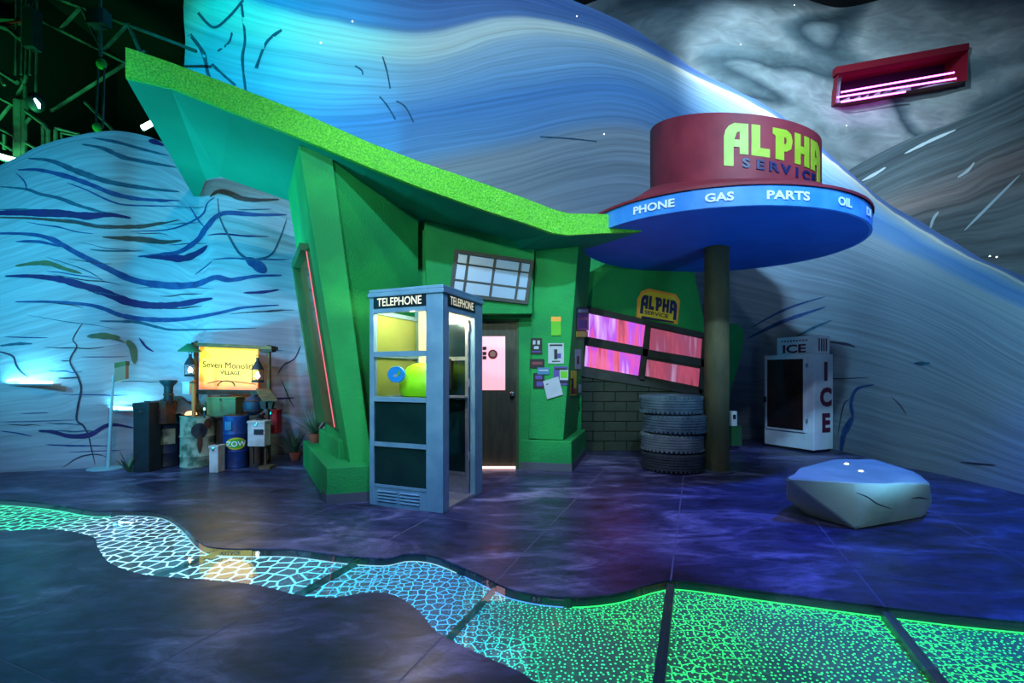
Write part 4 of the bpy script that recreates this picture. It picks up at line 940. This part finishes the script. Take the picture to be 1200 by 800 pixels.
# ------------------------------------------------------------------ posters on the pillar
cen = Vector((.8,-2,0))
def front_pt(x, y):
    """point on the pillar's front plane seen at this pixel"""
    n_ = (qb-qa).cross(qd-qa); d = Vector(((x-600)/F, 1, (HOR-y)/F)); o_ = Vector((0,0,CH)); t = (qa-o_).dot(n_)/d.dot(n_); return o_+d*t
def side_pt(x, y):
    n_ = pd.cross(qc-qb); d = Vector(((x-600)/F, 1, (HOR-y)/F)); o_ = Vector((0,0,CH)); t = (qb-o_).dot(n_)/d.dot(n_); return o_+d*t
def sticker(fn, pts, m, name, label, cat, marks=(), lift=.014, group=None):
    q = [fn(x, y) for x, y in pts]; nn = (q[1]-q[0]).cross(q[3]-q[0]).normalized()
    if nn.y > 0 and fn is front_pt: nn = -nn
    if fn is side_pt and nn.x < 0: nn = -nn
    o = tag(MB().prism([p+nn*lift for p in q], -nn*(lift-.001) if lift < .01 else -nn*.004).build(name, m), label, cat, group)
    for mk in marks:
        (u0, v0, u1, v1), mm = mk
        def pp(u, v): return q[0].lerp(q[1], u).lerp(q[3].lerp(q[2], u), v)+nn*(lift+.002)
        MB().prism([pp(u0,v0), pp(u1,v0), pp(u1,v1), pp(u0,v1)], -nn*.003).build('print', mm, o)
    return o
rect = lambda a, b, c, d: [(a,b),(c,b),(c,d),(a,d)]
sticker(front_pt, rect(646,371,657.5,393), M['limeprint'], 'flyer', 'faded lime flyer with orange top, highest on the green pillar', 'poster', [((0,0,1,.25), M['orange'])])
sticker(front_pt, rect(622,396,635.5,415), M['ink'], 'poster', 'black poster with white shapes on the pillar beside the door', 'poster', [((.2,.15,.42,.4), M['paper']), ((.58,.15,.8,.4), M['paper']), ((.3,.5,.7,.68), M['paper']), ((.1,.8,.9,.88), M['violet'])])
sticker(front_pt, rect(621,420.5,638,431.5), M['ink'], 'sticker', 'small wide black sticker under the black poster', 'sticker', [((.15,.3,.85,.6), mat('dull_red_print', lin((110,50,60)), rough=.7))])
sticker(front_pt, rect(642.5,402,661,426), M['paper'], 'poster', 'white poster with a dark printed figure on the pillar', 'poster', [((.1,.06,.9,.14), M['ink']), ((.38,.3,.58,.78), M['ink']), ((.58,.5,.82,.74), M['violet']), ((.25,.86,.75,.91), M['ink'])])
sticker(front_pt, rect(630,430.5,644,438.5), M['cyan_print'], 'sticker', 'blue sticker partly over the dark flyer on the pillar', 'sticker', [((.1,.3,.9,.5), M['paper'])], lift=.020)
sticker(front_pt, rect(625,437,638,455), M['ink'], 'flyer', 'dark flyer with violet print low on the pillar by the door', 'poster', [((.2,.15,.8,.4), M['violet']), ((.3,.55,.85,.85), M['violet'])])
sticker(front_pt, rect(649,429,665.5,451), M['violet'], 'flyer', 'violet flyer behind the tilted white note', 'poster', [((.1,.1,.9,.2), M['ink']), ((0,.78,1,.9), M['ink'])])
sticker(front_pt, rect(656,433.5,666,445), M['paper'], 'sticker', 'white sticker with lime blob on the violet flyer', 'sticker', [((.1,.1,.9,.8), M['limeprint'])], lift=.022)
sticker(front_pt, [(636.5,446.5),(654.5,441),(660,462),(641.5,467.5)], M['paper'], 'note', 'tilted blank white note, lowest on the green pillar', 'poster', [((.15,.2,.3,.25), M['ink'])], lift=.026)
sticker(side_pt, rect(675,360,689,387), M['navy'], 'poster', 'navy notice with pale lettering on the pillar side', 'poster', [((.1,.08,.9,.22), M['paper']), ((.1,.3,.9,.4), M['violet']), ((.15,.55,.85,.9), M['violet'])])
sticker(side_pt, rect(674.5,388,688,394.5), M['yellow'], 'sticker', 'yellow strip sticker under the navy notice', 'sticker')
sticker(side_pt, rect(673,409,679.5,432), M['paper'], 'flyer', 'narrow white flyer on the pillar side', 'poster', [((.3,.35,.7,.75), M['ink'])])
sticker(side_pt, rect(668,434,674.5,463), M['yellow'], 'sticker', 'tall yellow and black sticker on the pillar corner', 'sticker', [((0,.3,.45,.95), M['ink']), ((.5,.7,.95,.95), M['red'])])
sticker(side_pt, rect(676,447,681,463), M['teal_shade'], 'sticker', 'small pale teal sticker low on the pillar side', 'sticker', [((.2,.2,.8,.8), M['paper'])])
# wall device left of the booth and box by the shop's far end
dv = P(426,393,5.6)
dvo = thing('wall_switch_box', 'small white switch box on the green wall left of the booth', 'switch', dv)
MB().box(dv, (.075,.05,.135), Matrix.Rotation(.6,3,'Z')).build('case', M['device'], dvo, bevel=.01)
MB().box(dv+Vector((.012,-.028,.02)), (.03,.012,.04), Matrix.Rotation(.6,3,'Z')).build('button', M['ink'], dvo)
dq = P(859,490,8.1); d2 = thing('meter_box', 'white meter box low behind the canopy post', 'box', dq)
MB().box(dq, (.10,.1,.26)).build('case', M['device'], d2, bevel=.008); MB().box(dq+Vector((0,-.052,.03)), (.05,.01,.08)).build('dial', M['ink'], d2)
MB().box(dq+Vector((0.03,0,-.3)), (.18,.14,.34)).build('green_footing', M['green_dark'], d2)

# ------------------------------------------------------------------ village sign stall and its clutter (left)
YS = 6.97
sg = thing('village_sign', 'glowing yellow village signboard in a timber frame with plank top', 'sign', (P(275,545,YS).x, YS, 0))
bd_ = [P(234,406,YS), P(302,409,YS), P(301.5,457,YS), P(233,456,YS)]
def board_mat():
    m = bpy.data.materials.new('painted_sunset_board'); m.use_nodes = True; nt = m.node_tree; N = nt.nodes; L = nt.links; b = N['Principled BSDF']
    tc = N.new('ShaderNodeTexCoord'); sp = N.new('ShaderNodeSeparateXYZ'); L.new(tc.outputs['Generated'], sp.inputs[0])
    nz = N.new('ShaderNodeTexNoise'); nz.inputs['Scale'].default_value = 4; L.new(tc.outputs['Generated'], nz.inputs['Vector'])
    ad = N.new('ShaderNodeMath'); ad.operation = 'MULTIPLY_ADD'; ad.inputs[1].default_value = .22; L.new(nz.outputs[0], ad.inputs[0]); L.new(sp.outputs[2], ad.inputs[2])
    r = N.new('ShaderNodeValToRGB'); e = r.color_ramp.elements; e[0].position = .1; e[0].color = (.9,.12,.04,1); e[1].position = .5; e[1].color = (1,.52,.04,1)
    k = e.new(.27); k.color = (1,.28,.05,1); k = e.new(.95); k.color = (.95,.42,.02,1)
    L.new(ad.outputs[0], r.inputs[0]); L.new(r.outputs[0], b.inputs['Base Color']); L.new(r.outputs[0], b.inputs['Emission Color']); b.inputs['Emission Strength'].default_value = .85
    return m
MB().prism(bd_, (0,.03,0)).build('signboard', board_mat(), sg)
brown = mat('dark_brown_print', lin((70,36,14)), rough=.7)
ex = (bd_[1]-bd_[0]).normalized(); ey = Vector((0,0,1))
on_frame(text2d('Seven Monolith', .132, 0, .97, .002), P(268.5,431.5,YS-.004), ex, ey).build('lettering', brown, sg)
on_frame(text2d('VILLAGE', .085, .012, .95, .002), P(270,439,YS-.004), ex, ey).build('lettering', brown, sg)
def arc(cx, cy, rx, ry, n=10): return [P(cx-rx*math.cos(math.pi*i/n), cy-ry*math.sin(math.pi*i/n), YS-.006) for i in range(n+1)]
MB().tube(arc(265,452,10,6), .008, 5).build('painted_arch', brown, sg)
MB().tube([P(243,449,YS-.006), P(256,446,YS-.006), P(275,447,YS-.006), P(300,450,YS-.006)], .006, 5).build('painted_horizon', mat('red_print', lin((190,50,30)), rough=.7), sg)
MB().prism([P(224,401,YS-.08), P(318,405.5,YS-.08), P(318,409.5,YS-.08), P(224,405,YS-.08)], (0,.2,0)).build('top_plank', M['wood'], sg)
for x in (228.5, 314): MB().prism([P(x-1.6,404,YS), P(x+1.6,404,YS), P(x+1.6,544,YS), P(x-1.6,544,YS)], (0,.05,0)).build('post', M['wood'], sg)
MB().prism([P(230,457,YS-.02), P(304,457,YS-.02), P(304,462,YS-.02), P(230,462,YS-.02)], (0,.09,0)).build('bottom_rail', M['wood_dark'], sg)
MB().prism([P(305,407,YS-.06), P(318.5,405,YS-.06), P(318.5,412,YS-.06), P(305,413,YS-.06)], (0,.12,0)).build('corner_bracket', M['wood_dark'], sg)
sh = P(222,412,YS-.12); MB().lathe([(.15,0),(.14,.02),(.05,.10),(.03,.12)], sh, 16).build('lamp_shade', M['teal_shade'], sg, smooth=True)
MB().tube([sh+Vector((0,0,.1)), sh+Vector((.05,.1,.16))], .012, 6).build('shade_arm', M['soot'], sg)
point('sign_glow_fill', P(268,420,YS-.5), (1,.55,.22), 9, .3)  # unseen point light added to spread the board's warm glow over the clutter
def lantern(px, ytop, ybot, Y, label, warmside):
    q = P(px, ybot, Y); h = P(px, ytop, Y).z-q.z; k = h/.34
    l = thing('lantern', label, 'lantern', q, 0, 'lanterns on the village sign')
    MB().lathe([(.065,0),(.07,.015),(.06,.03)], q, 10).xf(lambda p: q+(p-q)*k).build('base', M['soot'], l, smooth=True)
    MB().lathe([(.05,.03),(.055,.09),(.05,.155)], q, 10).xf(lambda p: q+(p-q)*k).build('glass', M['glass'], l, smooth=True)
    MB().lathe([(.02,.05),(.028,.08),(.012,.13)], q, 8).xf(lambda p: q+(p-q)*k).build('flame', M['warm'] if warmside else emit('white_flame', (.9,.95,1), 7), l)
    MB().lathe([(.07,.155),(.06,.18),(.03,.24),(.018,.26),(.018,.30)], q, 10).xf(lambda p: q+(p-q)*k).build('hood', M['soot'], l, smooth=True)
    for i in range(4):
        a = math.pi/4+i*math.pi/2; MB().tube([q+Vector((.06*math.cos(a),.06*math.sin(a),.02))*k, q+Vector((.06*math.cos(a),.06*math.sin(a),.17))*k], .005, 4).build('bar', M['soot'], l)
    MB().tube([q+Vector((.02*math.cos(t),0,.31+.02*math.sin(t)))*k for t in [i*math.pi/8 for i in range(17)]], .005, 4).build('hook', M['soot'], l)
lantern(223, 411, 441, YS-.13, 'dark lantern hanging left of the yellow sign under a green shade', True)
lantern(302, 415, 448, YS-.14, 'dark lantern hanging over the right edge of the yellow sign', False)
MB()
def drum(name, px, ybase, wpx, ytop, m, label, extra=None, ridges=(.33,.66)):
    b = G(px, ybase); r = wpx/2/F*b.y; b = b+Vector((0, r*.9, 0)); b.x = (px-600)/F*b.y; h = CH+(HOR-ytop)/F*(b.y-r*.5)
    t = thing(name, label, 'barrel', b, 0, 'drums in front of the village sign')
    prof = [(r*.97,0),(r,.015),(r*.97,.03)]
    for k in ridges: prof += [(r*.97,h*k-.02),(r*1.02,h*k),(r*.97,h*k+.02)]
    prof += [(r*.97,h-.03),(r*1.01,h-.01),(r*.98,h)]
    MB().lathe(prof, b, 28).build('shell', m, t, smooth=True)
    MB().lathe([(r*.95,h-.004),(r*.95,h+.003)], b, 28).build('lid', M['rust'], t)
    MB().lathe([(.03,h),(.03,h+.02)], b+Vector((r*.5,-r*.3,0)), 8).build('bung', M['soot'], t)
    return t, b, r, h
def wrap(t, b, r, cx, z, w_, h_, m, name, n=10, oval=False):
    """a label wrapped on a drum: cx angle (rad) from the camera-facing line, sizes in metres"""
    f0 = math.atan2(-b.y, -b.x); pts = []
    if oval:
        for i in range(24): a = 2*math.pi*i/24; pts.append((w_/2*math.cos(a), h_/2*math.sin(a)))
    else: pts = [(-w_/2+w_*i/n, -h_/2) for i in range(n+1)]+[(w_/2-w_*i/n, h_/2) for i in range(n+1)]
    def mp(u, v, e): a = f0+cx+u/r; return b+Vector(((r+e)*math.cos(a), (r+e)*math.sin(a), z+v))
    k = len(pts); c = mp(0, 0, .012)
    MB().add([mp(u, v, .010) for u, v in pts]+[c], [(i, (i+1) % k, k) for i in range(k)]).build(name, m, t); return mp
td, b_, r_, h_ = drum('oil_drum', 276.5, 549.5, 27.5, 487, M['barrel_blue'], 'blue oil drum with a lime oval badge, right of the rusty pale drum')
mp = wrap(td, b_, r_, 0, h_*.48, r_*1.5, .17, M['yellow'], 'oval_badge', oval=True)
mp2 = wrap(td, b_, r_+.004, 0, h_*.48, r_*1.3, .13, M['limeprint'], 'oval_field', oval=True)
v, f = text2d('ZOW', .1, .02, .9, .0)
MB().add([mp(q.x, q.y-.035, .02) for q in v], f).build('lettering', M['white_letters'], td)
wrap(td, b_, r_, -.6, h_*.82, .09, .12, M['cyan_print'], 'paper_label')
tw, b_, r_, h_ = drum('oil_drum', 231.5, 548.5, 36, 487, M['barrel_white'], 'pale peeling drum streaked with rust, with a warm lamp on top', ridges=(.22,.6))
wrap(tw, b_, r_, .1, h_*.72, r_*.9, .22, M['soot'], 'burnt_patch', oval=True); wrap(tw, b_, r_, .12, h_*.5, .06, .32, M['rust'], 'rust_run', oval=True); wrap(tw, b_, r_, .62, h_*.85, .12, .14, M['rust'], 'rust_patch', oval=True)
q = b_+Vector((-.02,-r_*.5,h_)); lo_ = thing('dome_lamp', 'small warm glowing dome lamp on the pale rusty drum', 'lamp', q)
MB().lathe([(.085,.003),(.085,.015)], q, 14).build('lamp_base', M['soot'], lo_); MB().lathe([(.075,.015),(.07,.04),(.05,.06),(.005,.07)], q, 14).build('lamp_dome', emit('amber_dome', (1,.5,.18), 3), lo_, smooth=True)
tn, b_, r_, h_ = drum('oil_drum', 193, 548, 34, 497, M['barrel_navy'], 'dark navy drum with a pale paper label at the left of the clutter')
wrap(tn, b_, r_, .12, h_*.72, .2, .22, M['barrel_white'], 'paper_label')
drum('oil_drum', 300.5, 547.5, 15, 487, M['rust'], 'narrow rusty red drum tucked behind the blue oil drum')
def crate(name, x0, x1, y0, y1, Y, d, m, label, cat, bands=True, zfloor=None, rz=0):
    a, b = P(x0, y1, Y), P(x1, y0, Y); z0 = a.z if zfloor is None else zfloor
    t = thing(name, label, cat, ((a.x+b.x)/2, Y+d/2, z0)); w2 = (b.x-a.x)/2; h = b.z-z0; rot = Matrix.Rotation(rz, 3, 'Z')
    def bx(nm, mm, c, s): return MB().box(rot @ Vector(c), s, rot).build(nm, mm, t, local=True, bevel=.006)
    bx('body', m, (0,0,h*.45), (2*w2,d,h*.9)); bx('lid', m, (0,0,h*.95), (2*w2+.015,d+.015,h*.1))
    if bands:
        bx('latch', M['chrome'], (0,-d/2-.008,h*.86), (.03,.012,.05)); bx('handle', M['soot'], (0,0,h+.012), (w2*.8,.02,.02))
    return t
crate('cabinet', 156, 174.5, 472, 546, 6.28, .22, M['soot'], 'dark metal cabinet at the far left of the clutter', 'cabinet', zfloor=0)
crate('storage_box', 245, 255.5, 522, 541, 6.25, .15, M['pinkwhite'], 'small white box on the floor between the two drums', 'box', zfloor=0)
crate('plinth_crate', 253, 308, 491, 545, 6.86, .2, M['wood_dark'], 'dark timber crate bench behind the drums under the sign', 'crate', False, zfloor=0)
crate('tool_chest', 242, 276, 465, 488, 6.70, .22, M['olive'], 'olive tin chest with amber lid under the sign', 'chest')
ktop = P(291,488,6.66)
kg = thing('keg', 'round sooty blue keg beside the olive chest', 'keg', ktop)
MB().sphere(ktop+Vector((0,.14,.15)), .14, 20, 12, (1,1,1.05)).build('keg_body', M['barrel_navy'], kg, smooth=True); MB().lathe([(.05,.27),(.05,.31),(.03,.31)], ktop+Vector((0,.14,0)), 12).build('keg_neck', M['soot'], kg)
for z in (.08,.22): MB().lathe([(.125,z-.01),(.135,z),(.125,z+.01)], ktop+Vector((0,.14,0)), 20, False).build('hoop', M['rust'], kg)
wb = crate('meter_case', 290, 310, 493, 523, 6.30, .16, M['pinkwhite'], 'grubby white tin case strapped at the right of the blue drum', 'case')
MB().box((.04,-.09,.2), (.12,.02,.07)).build('dark_dent', M['soot'], wb, local=True)
for sx_ in (-.09, .09): MB().box((sx_,0,-.13), (.03,.03,.26)).build('leg', M['rust'], wb, local=True)
rb = crate('red_box', 311, 324, 480, 508, 6.62, .16, M['red'], 'red tin box at the right end of the clutter', 'box')
sl = thing('slanted_shelf', 'slanted weathered plank shelf right of the village sign', 'shelf', P(312,470,6.5))
for i in range(3): MB().prism([P(300+i*2.5,455+i*4.5,6.6-i*.1), P(316+i*3.5,455.5+i*4.5,6.6-i*.1), P(318+i*3.5,459+i*4.5,6.5-i*.1), P(302+i*2.5,459+i*4.5,6.5-i*.1)], (0,0,-.02)).build('plank', M['wood'], sl)
MB().prism([P(311.5,470,6.5), P(314,470,6.5), P(314,538,6.5), P(311.5,538,6.5)], (0,.05,0)).build('leg', M['rust'], sl)
MB().box(Vector((P(313,538,6.55).x,6.55,.02)), (.16,.16,.04)).build('foot', M['wood'], sl)
MB().prism([P(304,470,6.5), P(320,471,6.5), P(318,479,6.5), P(306,479,6.5)], (0,.06,0)).build('apron', M['wood_dark'], sl)
tr = crate('radio', 176, 194, 470, 497, 6.45, .2, M['rust'], 'rusty red radio case on top of the navy drum', 'radio')
for i in range(4): MB().box((-.03+i*.0,-.11,.08+i*.035), (.13,.015,.012)).build('grille_bar', M['soot'], tr, local=True)
pt_ = P(197.5,465,6.55); po = thing('stove_pipe', 'dark flared stove pipe standing above the navy drum', 'pipe', pt_)
MB().lathe([(.055,-.1),(.055,.14),(.07,.17),(.1,.20),(.11,.235),(.09,.24)], pt_, 16).build('pipe', M['soot'], po, smooth=True); MB().lathe([(.062,.02),(.066,.035),(.062,.05)], pt_, 16).build('collar', M['rust'], po)
# rumpled tarp
tv = []; nx, ny = 16, 8
for j in range(ny+1):
    for i in range(nx+1):
        u, v = i/nx, j/ny; q = P(180+u*48, 480, 6.62+v*.33); q.z = .86+.16*math.sin(math.pi*min(1,max(0,u)))*(.6+.4*v)+.05*noise.noise(Vector((u*5, v*4, 1)))-.18*(1-v)*(1 if v < .2 else 0); tv.append(q)
tc_ = P(204,480,6.5)
to = thing('tarp', 'rumpled brown tarp draped over the left clutter', 'tarp', tc_)
MB().add(tv, [(j*(nx+1)+i, j*(nx+1)+i+1, (j+1)*(nx+1)+i+1, (j+1)*(nx+1)+i) for j in range(ny) for i in range(nx)]).build('sheet', M['tarp'], to, smooth=True)
MB().tube([tv[4], tv[4]+Vector((.1,.2,.16)), tv[13]+Vector((0,.2,.1)), tv[13]], .012, 6).build('rope', M['wood'], to)
tu = thing('bundle', 'dark bundle lying under the brown tarp', 'bundle', (P(205,500,6.6).x, 6.62, 0))
MB().prism([P(194,482,6.97), P(212,482,6.97), P(212,540,6.97), P(194,540,6.97)], (0,.08,0)).build('sack', M['soot'], tu, bevel=.03); MB().prism([P(193.5,500,6.965), P(212.5,500,6.965), P(212.5,503,6.965), P(193.5,503,6.965)], (0,.09,0)).build('strap', M['rust'], tu)
bx_ = crate('small_tin', 213, 222, 447, 462, 6.66, .1, M['pinkwhite'], 'small pinkish tin standing behind the tarp', 'tin', False)
ps = thing('painted_stake', 'orange stake standing just left of the sign board', 'stake', P(226,470,6.5))
MB().prism([P(224.5,446,6.5), P(227.5,445,6.5), P(228,488,6.5), P(224.5,488,6.5)], (0,.03,0)).build('stake', mat('orange_paint', lin((200,90,40)), rough=.7), ps); MB().box(P(226,448,6.49), (.06,.05,.02)).build('cap', M['rust'], ps)
def agave(name, base, n, length, seed, label, group, pot=True, flat=.0):
    t = thing(name, label, 'plant', base, 0, group); rnd = random.Random(seed); top = Vector((0,0,0))
    if pot:
        MB().lathe([(.055,0),(.085,.10),(.09,.13),(.075,.13),(.07,.11)], (0,0,0), 16).build('pot', M['terracotta'], t, local=True, smooth=True)
        MB().lathe([(.07,.105),(.07,.115)], (0,0,0), 16).build('soil', M['soil'], t, local=True); top = Vector((0,0,.11))
    for i in range(n):
        a = i*2.399+rnd.random()*.3; el = .35+.95*(i/n)**.7+rnd.random()*.15; L_ = length*(.75+.35*rnd.random()); w_ = .026
        d = Vector((math.cos(a)*math.cos(el), math.sin(a)*math.cos(el), math.sin(el))); sd = Vector((-math.sin(a), math.cos(a), 0)); up = sd.cross(d)*-1
        vs = []; K = 5
        for k in range(K+1):
            s_ = k/K; c = top+d*L_*s_+Vector((0,0,-.12*L_*s_*s_)); ww = w_*(1-s_)**.7*(1 if k else .7)+.001
            vs += [c-sd*ww, c+up*ww*-.35, c+sd*ww, c+up*ww*.25]
        fs = [(k*4+j, k*4+(j+1)%4, k*4+4+(j+1)%4, k*4+4+j) for k in range(K) for j in range(4)]+[(0,1,2,3)]
        MB().add(vs, fs).build('leaf', M['agave'], t, local=True, smooth=True)
    return t
agave('agave', G(346,539), 24, .46, 1, 'spiky agave in a terracotta pot on the floor left of the station', 'potted agaves')
zl = .375; q = O+VV*1.95+u2*.12; q.z = zl
agave('agave', q, 20, .44, 2, 'spiky agave in a terracotta pot on the green ledge', 'potted agaves')
agave('agave', P(240,487,6.92), 14, .32, 3, 'small teal agave growing beside the sign board', 'potted agaves', False)
agave('agave', G(151,553), 9, .36, 4, 'tall thin spiky plant at the left end of the clutter', 'potted agaves', False)
lp = thing('marker_light', 'tiny cyan lamp beside the small agave', 'lamp', P(239.5,480,6.4)); MB().sphere(P(239.5,479,6.4), .013, 8, 6, (1,1,1.6)).build('bulb', emit('small_cyan', (.3,.9,1), 3), lp); MB().lathe([(.015,-.12),(.015,-.03)], P(239.5,479,6.4), 8).build('stem', M['soot'], lp)
# dispenser stand
sb_ = G(124, 549); stn = thing('dispenser_stand', 'slim pale floor stand with a small dispenser head by the cave wall', 'stand', sb_)
MB().lathe([(.19,0),(.19,.012),(.16,.02),(.03,.026)], sb_, 28).xf(lambda p: sb_+Vector(((p.x-sb_.x)*1.15, p.y-sb_.y, p.z))).build('base', M['stand'], stn, smooth=True)
pt0 = sb_+Vector((.035,0,.02)); MB().tube([pt0, P(129.5,500,sb_.y), P(133,440,sb_.y)], [.026,.02,.015], 10).build('pole', M['stand'], stn, smooth=True)
MB().prism([P(134,429,sb_.y-.03), P(147,425,sb_.y-.03), P(147,444,sb_.y-.03), P(134,448,sb_.y-.03)], (0,.06,0)).build('dispenser', mat('tan_plastic', lin((150,120,100)), rough=.6), stn, bevel=.006)
MB().prism([P(134,425,sb_.y-.035), P(147,423,sb_.y-.035), P(147,428,sb_.y-.035), P(134,431,sb_.y-.035)], (0,.07,0)).build('dispenser_cap', M['olive'], stn)

# ------------------------------------------------------------------ glowing lamps set into the cave wall
for x0, x1, yt, yb, lab in ((13,66,430,449.5,'cyan glowing lamp niche in the cave wall, the higher left one'), (121,167,457,480,'cyan glowing lamp niche in the cave wall behind the stand')):
    c = ray(bvh_l, (x0+x1)/2, yb); t = thing('niche_lamp', lab, 'lamp', c, 0, 'lamps set into the cave wall')
    Y0 = c.y; hw = (x1-x0)/2/F*Y0; hh = (yb-yt)/F*Y0
    MB().box(c+Vector((0,-.02,-.01)), (2*hw+.06,.12,.02)).build('ledge', M['left_rock'], t)
    MB().tube([c+Vector((-hw*.9,-.03,.02)), c+Vector((hw*.9,-.03,.02))], .016, 8).build('lamp_tube', emit('niche_tube', (.45,.92,1), 16), t)
    MB().add([c+Vector((-hw,-.075,.0)), c+Vector((hw,-.075,.0)), c+Vector((hw,-.07,.035)), c+Vector((-hw,-.07,.035))], [(0,1,2,3)]).xf(lambda p: p).build('lip', M['glass_dim'], t)
    ar = bpy.data.lights.new('niche_wash', 'AREA'); ar.shape = 'RECTANGLE'; ar.size = 2*hw*.9; ar.size_y = .05; ar.color = (.1,.75,1); ar.energy = 11
    ao = bpy.data.objects.new('niche_wash', ar); C.objects.link(ao); ao.location = c+Vector((0,-.10,.02)); ao.rotation_euler = (math.radians(180-28),0,0)

# ------------------------------------------------------------------ neon slot in the upper rock
YN = 11.5
nn = thing('neon_niche', 'red recessed slot with three magenta neon tubes in the upper rock', 'light', P(1058,90,YN))
cs = [P(983,82,YN), P(1135,55,YN), P(1133,94,YN), P(979,121,YN)]
dd = Vector((0,.7,0))
redm = mat('red_recess_paint', lin((110,14,34)), rough=.5)
MB().add(cs+[q+dd for q in cs], [(0,1,5,4),(1,2,6,5),(2,3,7,6),(3,0,4,7)]).build('recess_frame', redm, nn)
MB().prism([q+dd*.9 for q in cs], (0,.1,0)).build('recess_back', mat('dark_plum_paint', lin((50,10,50)), rough=.5), nn)
MB().prism([P(980,78,YN-.03), P(1136,50,YN-.03), P(1136,58,YN-.03), P(981,86,YN-.03)], (0,.3,0)).build('frame_head', redm, nn)
for a, b in (((986,108),(1118,85)), ((981,114),(1120,92)), ((986,119.5),(1061,107.5))):
    MB().tube([P(*a, YN-.04), P(*b, YN-.04)], .02, 8).build('neon_tube', M['magenta_tube'], nn)

# ------------------------------------------------------------------ lighting rig in the dark upper left
YT = 9.6
tw_ = thing('lighting_tower', 'green-lit steel tower of pipes and rails in the dark corner', 'rig', P(25,180,YT))
def pipe(pts, r, name, m=None, Y=YT, par=None): return MB().tube([P(x, y, Y) for x, y in pts], r, 6).build(name, m or M['steel_dark'], par or tw_)
for x in (19, 26, 31, 36, 43): pipe([(x,-40),(x,52),(x-1,88 if x < 40 else 112)], .022, 'conduit')
pipe([(31,88),(28,98),(21,110),(21,124)], .03, 'bent_conduit'); pipe([(26,92),(29,102),(29,116),(33,132)], .03, 'bent_conduit')
pipe([(22,118),(22,200)], .09, 'column'); pipe([(28,118),(28,200)], .05, 'column')
pipe([(-30,70),(0,84),(20,97)], .05, 'rail'); pipe([(-30,95),(0,115),(30,130),(52,146),(56,152),(56,178)], .04, 'rail'); pipe([(50,148),(50,178)], .03, 'rail')
pipe([(-20,142),(8,155),(42,174)], .03, 'rail'); pipe([(5,158),(5,175)], .03, 'rail'); pipe([(28,146),(35,138)], .03, 'brace'); pipe([(-10,160),(14,176)], .03, 'brace'); pipe([(-20,60),(5,100)], .03, 'brace'); pipe([(-10,150),(15,120)], .03, 'brace')
pipe([(65,152),(65,166)], .035, 'rail'); pipe([(65,150),(92,157)], .03, 'rail'); pipe([(72,155),(72,162)], .02, 'rail'); pipe([(72,156),(90,159)], .02, 'rail')
pipe([(-20,24),(10,34),(24,46)], .05, 'rail'); MB().box(P(8,14,YT+.2), (.7,.2,.42)).build('cabinet', mat('dark_green_steel', lin((20,60,44)), rough=.6), tw_); MB().box(P(12,27,YT), (.5,.05,.05), Matrix.Rotation(-.15,3,'Y')).build('red_strip', M['red'], tw_)
MB().box(P(38,35,YT), (.22,.2,.8)).build('dimmer_box', M['soot'], tw_)
q = P(42,120,YT-.3); hd = bpy.data.objects.new('lamp_head', None); C.objects.link(hd); hd.parent = tw_; hd.location = q-tw_.location
MB().sphere(q, .15, 14, 10, (.9,1,1.3)).build('housing', M['soot'], hd, smooth=True); MB().tube([P(41,116,YT-.46), P(44.5,121,YT-.46), P(46,127,YT-.46)], [.02,.035,.015], 8).build('lens_rim', M['cyan_led'], hd)
def tubelight(p0, p1, Y, label):
    t = thing('tube_light', label, 'light', P((p0[0]+p1[0])/2, (p0[1]+p1[1])/2, Y), 0, 'tube lights in the dark rig')
    MB().tube([P(*p0, Y), P(*p1, Y)], .05, 8).build('tube', M['green_tube'], t); MB().tube([P(p0[0], p0[1]+3, Y+.05), P(p1[0], p1[1]+3, Y+.05)], .035, 6).build('batten', M['steel_dark'], t)
tubelight((-14,179), (20,188.5), 9.2, 'bright green-white tube light at the left edge above the cave wall'); tubelight((167,150), (180,143), 9.4, 'short green-white tube light just under the roof tip')
ch = thing('chain_hoist', 'twin hanging chains with green hook blocks in the dark rig', 'hoist', P(116,150,9.3))
for x in (112.5, 120.5): pipe([(x+2 if x > 115 else x+3,70),(x,150)], .018, 'chain', Y=9.3, par=ch)
for x, y, s_ in ((119,75,.1),(114,149,.09)): MB().sphere(P(x, y, 9.3), s_, 10, 8, (1,.7,1.1)).build('hook_block', mat('green_painted_iron', lin((60,170,70)), rough=.5), ch, smooth=True)
pipe([(117,-20),(118,66)], .03, 'drop_cable', Y=9.3, par=ch); MB().box(P(116,22,9.3), (.35,.2,.3)).build('motor', M['soot'], ch)
tr_ = thing('ceiling_truss', 'dark steel truss running across the black ceiling', 'truss', P(120,40,9.9))
for a, b in (((30,15),(190,95)), ((45,-10),(230,60)), ((30,15),(45,-10)), ((70,35),(95,8)), ((95,8),(120,60)), ((120,60),(150,28)), ((150,28),(175,86)), ((60,130),(170,60)), ((140,160),(100,120))):
    MB().tube([P(*a, 9.9), P(*b, 9.9)], .035, 6).build('chord', M['steel_dark'], tr_)
spot('rig_green', P(-60,240,8.6), P(22,120,9.6), (.05,1,.25), 900, 70, .9)
spot('rig_green_side', P(70,220,8.9), P(60,120,9.6), (.05,1,.3), 250, 90, .9)
